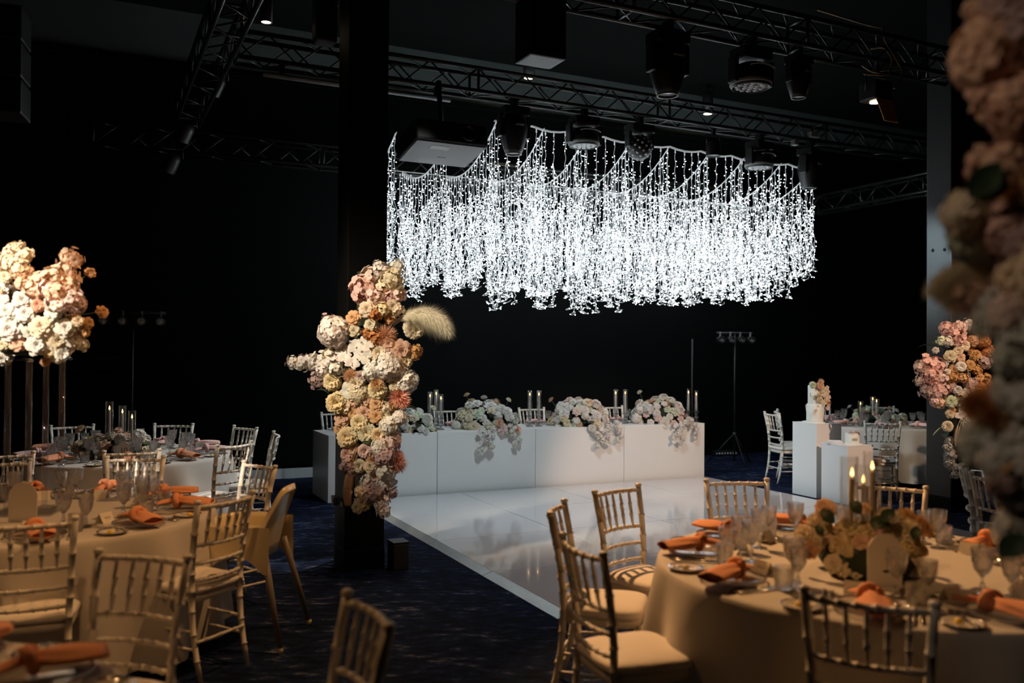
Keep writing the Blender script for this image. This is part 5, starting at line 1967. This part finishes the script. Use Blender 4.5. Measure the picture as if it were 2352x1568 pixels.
for pts, lab in ((((1877, 22), (1930, 38), (1985, 55), (2025, 64)), 'pale cable running along the top of the nearer truss'),
                 (((2028, 62), (2034, 95), (2058, 135), (2072, 165), (2066, 190), (2054, 203)), 'pale cable loop hanging from the nearer truss, right one'),
                 (((2000, 112), (2030, 110), (2048, 135), (2044, 165), (2030, 172), (1985, 170)), 'pale cable loop hanging from the nearer truss, left one'),
                 (((1980, 150), (2005, 165), (2040, 172)), 'short pale cable beside the clamp on the nearer truss')):
    W = [at_y(x, y, 9.05 - .06 * i) for i, (x, y) in enumerate(pts)]
    S = []
    for i in range(len(W) - 1):
        for k in range(6):
            f = k / 6
            p0_, p1_, p2_, p3_ = W[max(i - 1, 0)], W[i], W[i + 1], W[min(i + 2, len(W) - 1)]
            S.append(.5 * ((2 * p1_) + (p2_ - p0_) * f + (2 * p0_ - 5 * p1_ + 4 * p2_ - p3_) * f * f + (3 * p1_ - p0_ - 3 * p2_ + p3_) * f ** 3))
    S.append(W[-1])
    o = obj('power_cable', MB().tube([p - S[0] for p in S], .011, 7).mesh('power_cable', 'cable'), None, S[0])
    tag(o, lab, 'cable')
for x, y, w, lab in ((1868, 316, .17, 'small pale control box on top of the front truss, near its right end'), (1824, 334, .08, 'tiny pale connector box on the front truss left of the control box')):
    Q = uv(u_at(x, V1 + .17), V1 + .17)
    Q.z = at_y(x, y, Q.y).z
    t = thing('truss_control_box', lab, 'box', Q, ROTZ)
    obj('case', bevel_box_mesh('case', (w, .08, .075), 'fixture_grey', .008), t)
    obj('bracket', MB().box((0, .05, .03), (.04, .05, .03)).mesh('bracket', 'fixture', False), t)
# par cans on the left truss
for x, y, lab in ((500, 185, 'black stage lamp with pale edge hanging on the upper left truss'), (430, 300, 'small stage lamp hanging low on the left truss'), (398, 370, 'lowest stage lamp at the left end of the back truss')):
    P = at_y(x, y - 45, 9.6 if y < 200 else 10.6)
    par_can(lab, P, (.5, .4))
# lit downlights near the back wall
for x, y, lab in ((603, 52, 'small lit downlight at the top left beside the truss'), (1210, 180, 'small lit downlight at the top centre below the loudspeaker'), (1623, 262, 'small lit downlight at the top right above the truss')):
    v = -8.3 if x < 700 else -11.45
    u = u_at(x, v)
    Q = uv(u, v)
    z = at_y(x, y, Q.y).z
    t = thing('downlight', lab, 'lamp', (Q.x, Q.y, z), ROTZ)
    k = .66 if x < 700 else 1.0
    t.scale = (k, k, 1)
    obj('housing', MB().lathe([(0, .34), (.075, .34), (.085, .32), (.085, .0), (.070, .0), (.066, .05), (0, .05)], 20).mesh('housing', 'fixture'), t)
    obj('lamp', MB().lathe([(0, .006), (.066, .006)], 18).mesh('lamp', 'lamp_warm'), t)
    obj('rod', MB().tube([(0, 0, .34), (0, 0, ZC - z)], .012, 6).mesh('rod', 'fixture'), t)
    spot('downlight_beam', (Q.x, Q.y, z - .02), (Q.x, Q.y, 0), 14, WARM, 50, .5, .03)


# light stands
def light_stand(label, foot, top_z, n, spread, heads, rot=0.0):
    t = thing('light_stand', label, 'light stand', foot, rot)
    obj('pole', MB().tube([(0, 0, .05), (0, 0, top_z)], .016, 8).mesh('pole', 'fixture'), t)
    obj('cross_bar', MB().tube([(-spread / 2 - .05, 0, top_z), (spread / 2 + .05, 0, top_z)], .018, 8).mesh('cross_bar', 'fixture'), t)
    obj('collar', MB().lathe([(0, .42), (.03, .42), (.03, .50), (0, .50)], 10).mesh('collar', 'fixture'), t)
    for k in range(3):
        a = 2 * PI * k / 3 + .5
        obj('leg', MB().tube([(.02 * math.cos(a), .02 * math.sin(a), .46), (.42 * math.cos(a), .42 * math.sin(a), .01)], .010, 6).mesh('leg', 'fixture'), t)
    for i in range(n):
        x = -spread / 2 + spread * i / (n - 1)
        c_ = obj('lamp_can', MB().lathe([(0, .09), (.045, .08), (.052, .0), (.054, -.05), (.047, -.05), (.045, -.02), (0, -.02)], 18, rot=Matrix.Rotation(-PI / 2, 3, 'X')).mesh('lamp_can', 'fixture'), t, (x, -.03, top_z - .10))
        if heads == 'disc':
            obj('lens', MB().lathe([(0, -.040), (.024, -.036), (.045, -.022)], 18, rot=Matrix.Rotation(-PI / 2, 3, 'X')).mesh('lens', 'skirting'), c_)
        else:
            for dx, dz in ((0, .02), (-.018, -.012), (.018, -.012)):
                obj('lens', MB().lathe([(0, -.034), (.010, -.03), (.013, -.022)], 10, (dx, 0, dz), rot=Matrix.Rotation(-PI / 2, 3, 'X')).mesh('lens', 'lens'), c_)
        obj('bracket', MB().box((0, .02, .07), (.02, .02, .10)).mesh('bracket', 'fixture_grey', False), c_)
    return t


P = at_y(305, 718, 10.0)
light_stand('black light stand with four round lamps behind the number ten table', (P.x, P.y, 0), P.z, 4, .60, 'disc', .25)
P = at_y(1688, 765, 13.7)
light_stand('black tripod light stand with four small lamps right of the head table', (P.x, P.y, 0), P.z, 4, .50, 'tri', .2)
P = at_y(1590, 778, 13.6)
t = thing('microphone_stand', 'thin black upright pole behind the right end of the head table', 'stand', (P.x, P.y, 0), 0)
obj('pole', MB().tube([(0, 0, .02), (0, 0, P.z)], .014, 8).mesh('pole', 'fixture'), t)
obj('base', MB().lathe([(0, 0), (.16, 0), (.16, .015), (.03, .03), (0, .03)], 20).mesh('base', 'fixture'), t)
P = at_z(1664, 1046, 0)
P = V3((P.x, P.y, 0))
t = thing('floor_light_bar', 'small black light bar with a row of lenses on the carpet by the wall', 'stage light', P, .25)
obj('housing', bevel_box_mesh('housing', (.42, .10, .09), 'fixture', .01), t)
for k in range(8):
    obj('lens', MB().lathe([(0, 0), (.014, .003), (.017, .010)], 10, rot=Matrix.Rotation(PI / 2, 3, 'X')).mesh('lens', 'lens'), t, (-.175 + .05 * k, -.055, .05))

# ================================================================== LIGHT CANOPY
def drop_meshes(seed):
    """one hanging string: clear cable and its bulbs (unit: metres, hanging down -Z)"""
    r = random.Random(seed)
    w, b = MB(), MB()
    L1 = r.uniform(.45, .75)
    L = r.uniform(1.75, 2.05)

    def bulb(p, d):
        d = V3(d).normalized()
        e = p + d * .026
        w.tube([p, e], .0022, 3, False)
        q = V3((0, 0, 1)).rotation_difference(d)
        s = .0040
        pts = [e + q @ V3(k) for k in ((s, 0, 0), (0, s, 0), (-s, 0, 0), (0, -s, 0), (0, 0, s * 1.9), (0, 0, -s))]
        b.add(pts, [(0, 1, 4), (1, 2, 4), (2, 3, 4), (3, 0, 4), (1, 0, 5), (2, 1, 5), (3, 2, 5), (0, 3, 5)])
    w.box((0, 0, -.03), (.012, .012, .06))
    P = []
    z = 0
    a = r.uniform(0, 6)
    while z > -L1:
        P.append(V3((.006 * math.sin(z * 30 + a), .006 * math.cos(z * 26 + a), z)))
        z -= .05
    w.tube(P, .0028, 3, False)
    for p in P[2:]:
        if r.random() < .55:
            bulb(p, (r.uniform(-1, 1), r.uniform(-1, 1), r.uniform(-.8, .4)))
    tip = P[-1]
    for s in range(3):
        Q = []
        z = tip.z
        a, c = r.uniform(0, 6), r.uniform(0, 6)
        x = y = 0.0
        ls = L - r.uniform(0, .35)
        while z > -ls:
            x = .7 * x + r.uniform(-.020, .020)
            y = .7 * y + r.uniform(-.020, .020)
            ramp = min(1, (tip.z - z) / .15)
            Q.append(tip + V3((ramp * (.016 * math.sin(a + z * 3) + x), ramp * (.016 * math.cos(c + z * 3) + y), z - tip.z)))
            z -= r.uniform(.030, .048)
        # the loose end curls up
        e = Q[-1]
        for k in range(1, 6):
            Q.append(e + V3((.055 * math.sin(k * .8 + a), .055 * math.cos(k * .9 + c), -.045 * math.sin(k * .62))))
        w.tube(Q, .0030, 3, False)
        for p in Q:
            if r.random() < .46:
                bulb(p, (r.uniform(-1, 1), r.uniform(-1, 1), r.uniform(-.8, .5)))
    return w.mesh('light_drop', 'wire_glow'), b.mesh('bulbs', 'bulb', False)


DROPS = [drop_meshes(100 + i) for i in range(10)]


def light_run(label, pts, spacing, rnd, drop_scale=1.0):
    """carrier cable along pts with hanging light drops"""
    o = V3(pts[0])
    t = thing('icicle_light_curtain', label, 'string lights', o, 0, 'icicle light curtains of the canopy')
    loc = [V3(p) - o for p in pts]
    obj('carrier_cable', MB().tube(loc, .006, 5).mesh('carrier_cable', 'wire_glow'), t)
    obj('carrier_cable', MB().tube([p + V3((.012, .008, .014)) for p in loc], .004, 5).mesh('carrier_cable', 'wire_glow'), t)
    L = [0]
    for a, b in zip(loc, loc[1:]):
        L.append(L[-1] + (b - a).length)
    s = spacing * .4
    while s < L[-1]:
        i = max(k for k in range(len(L)) if L[k] <= s + 1e-9)
        i = min(i, len(loc) - 2)
        f = (s - L[i]) / (L[i + 1] - L[i])
        p = loc[i].lerp(loc[i + 1], f)
        w, b = DROPS[rnd.randrange(len(DROPS))]
        k = rnd.uniform(.93, 1.06) * drop_scale
        d = obj('light_drop', w, t, p, (0, 0, rnd.uniform(0, 6.28)), (1, 1, k))
        obj('bulbs', b, d, kind='stuff')
        s += spacing * rnd.uniform(.8, 1.2)
    return t


rnd = random.Random(77)
VF, VB = -9.86, -11.55
ZF = 4.54
UA, UB = 3.18, 9.62
ordn = ('first', 'second', 'third', 'fourth', 'fifth', 'sixth', 'seventh', 'eighth', 'ninth', 'tenth', 'eleventh')


def zfront(u):
    return ZF - .03 * (u - 2.5) / 2 + .02 - (.30 if u < 4.3 else 0)


NC = 11
for i in range(NC):
    u = UA + (UB - UA) * i / (NC - 1)
    pts = []
    for k in range(11):
        f = k / 10
        z = zfront(u) + (4.16 - zfront(u)) * f - .95 * f * (1 - f)
        pts.append(uv(u + .02 * math.sin(i * 3), VF + (VB - VF) * f, z))
    mid = 1 - abs(i - 5) / 5
    light_run(f'swagged curtain of white icicle lights, {ordn[i]} from the pillar', pts, .105, rnd, .80 + .12 * mid)
pts = []
for i in range(41):
    f = i / 40
    u = 4.42 + (UB - 4.42) * f
    pts.append(uv(u, VF + .03, zfront(u) - .035 * abs(math.sin(f * PI * 10))))
light_run('front row of white icicle lights strung along the truss', pts, .14, rnd, .84)
pts = [uv(UA + (UB - UA) * k / 20, VB - .02, 4.16) for k in range(21)]
light_run('rear row of white icicle lights nearest the back wall', pts, .17, rnd, .82)

bpy.context.view_layer.update()
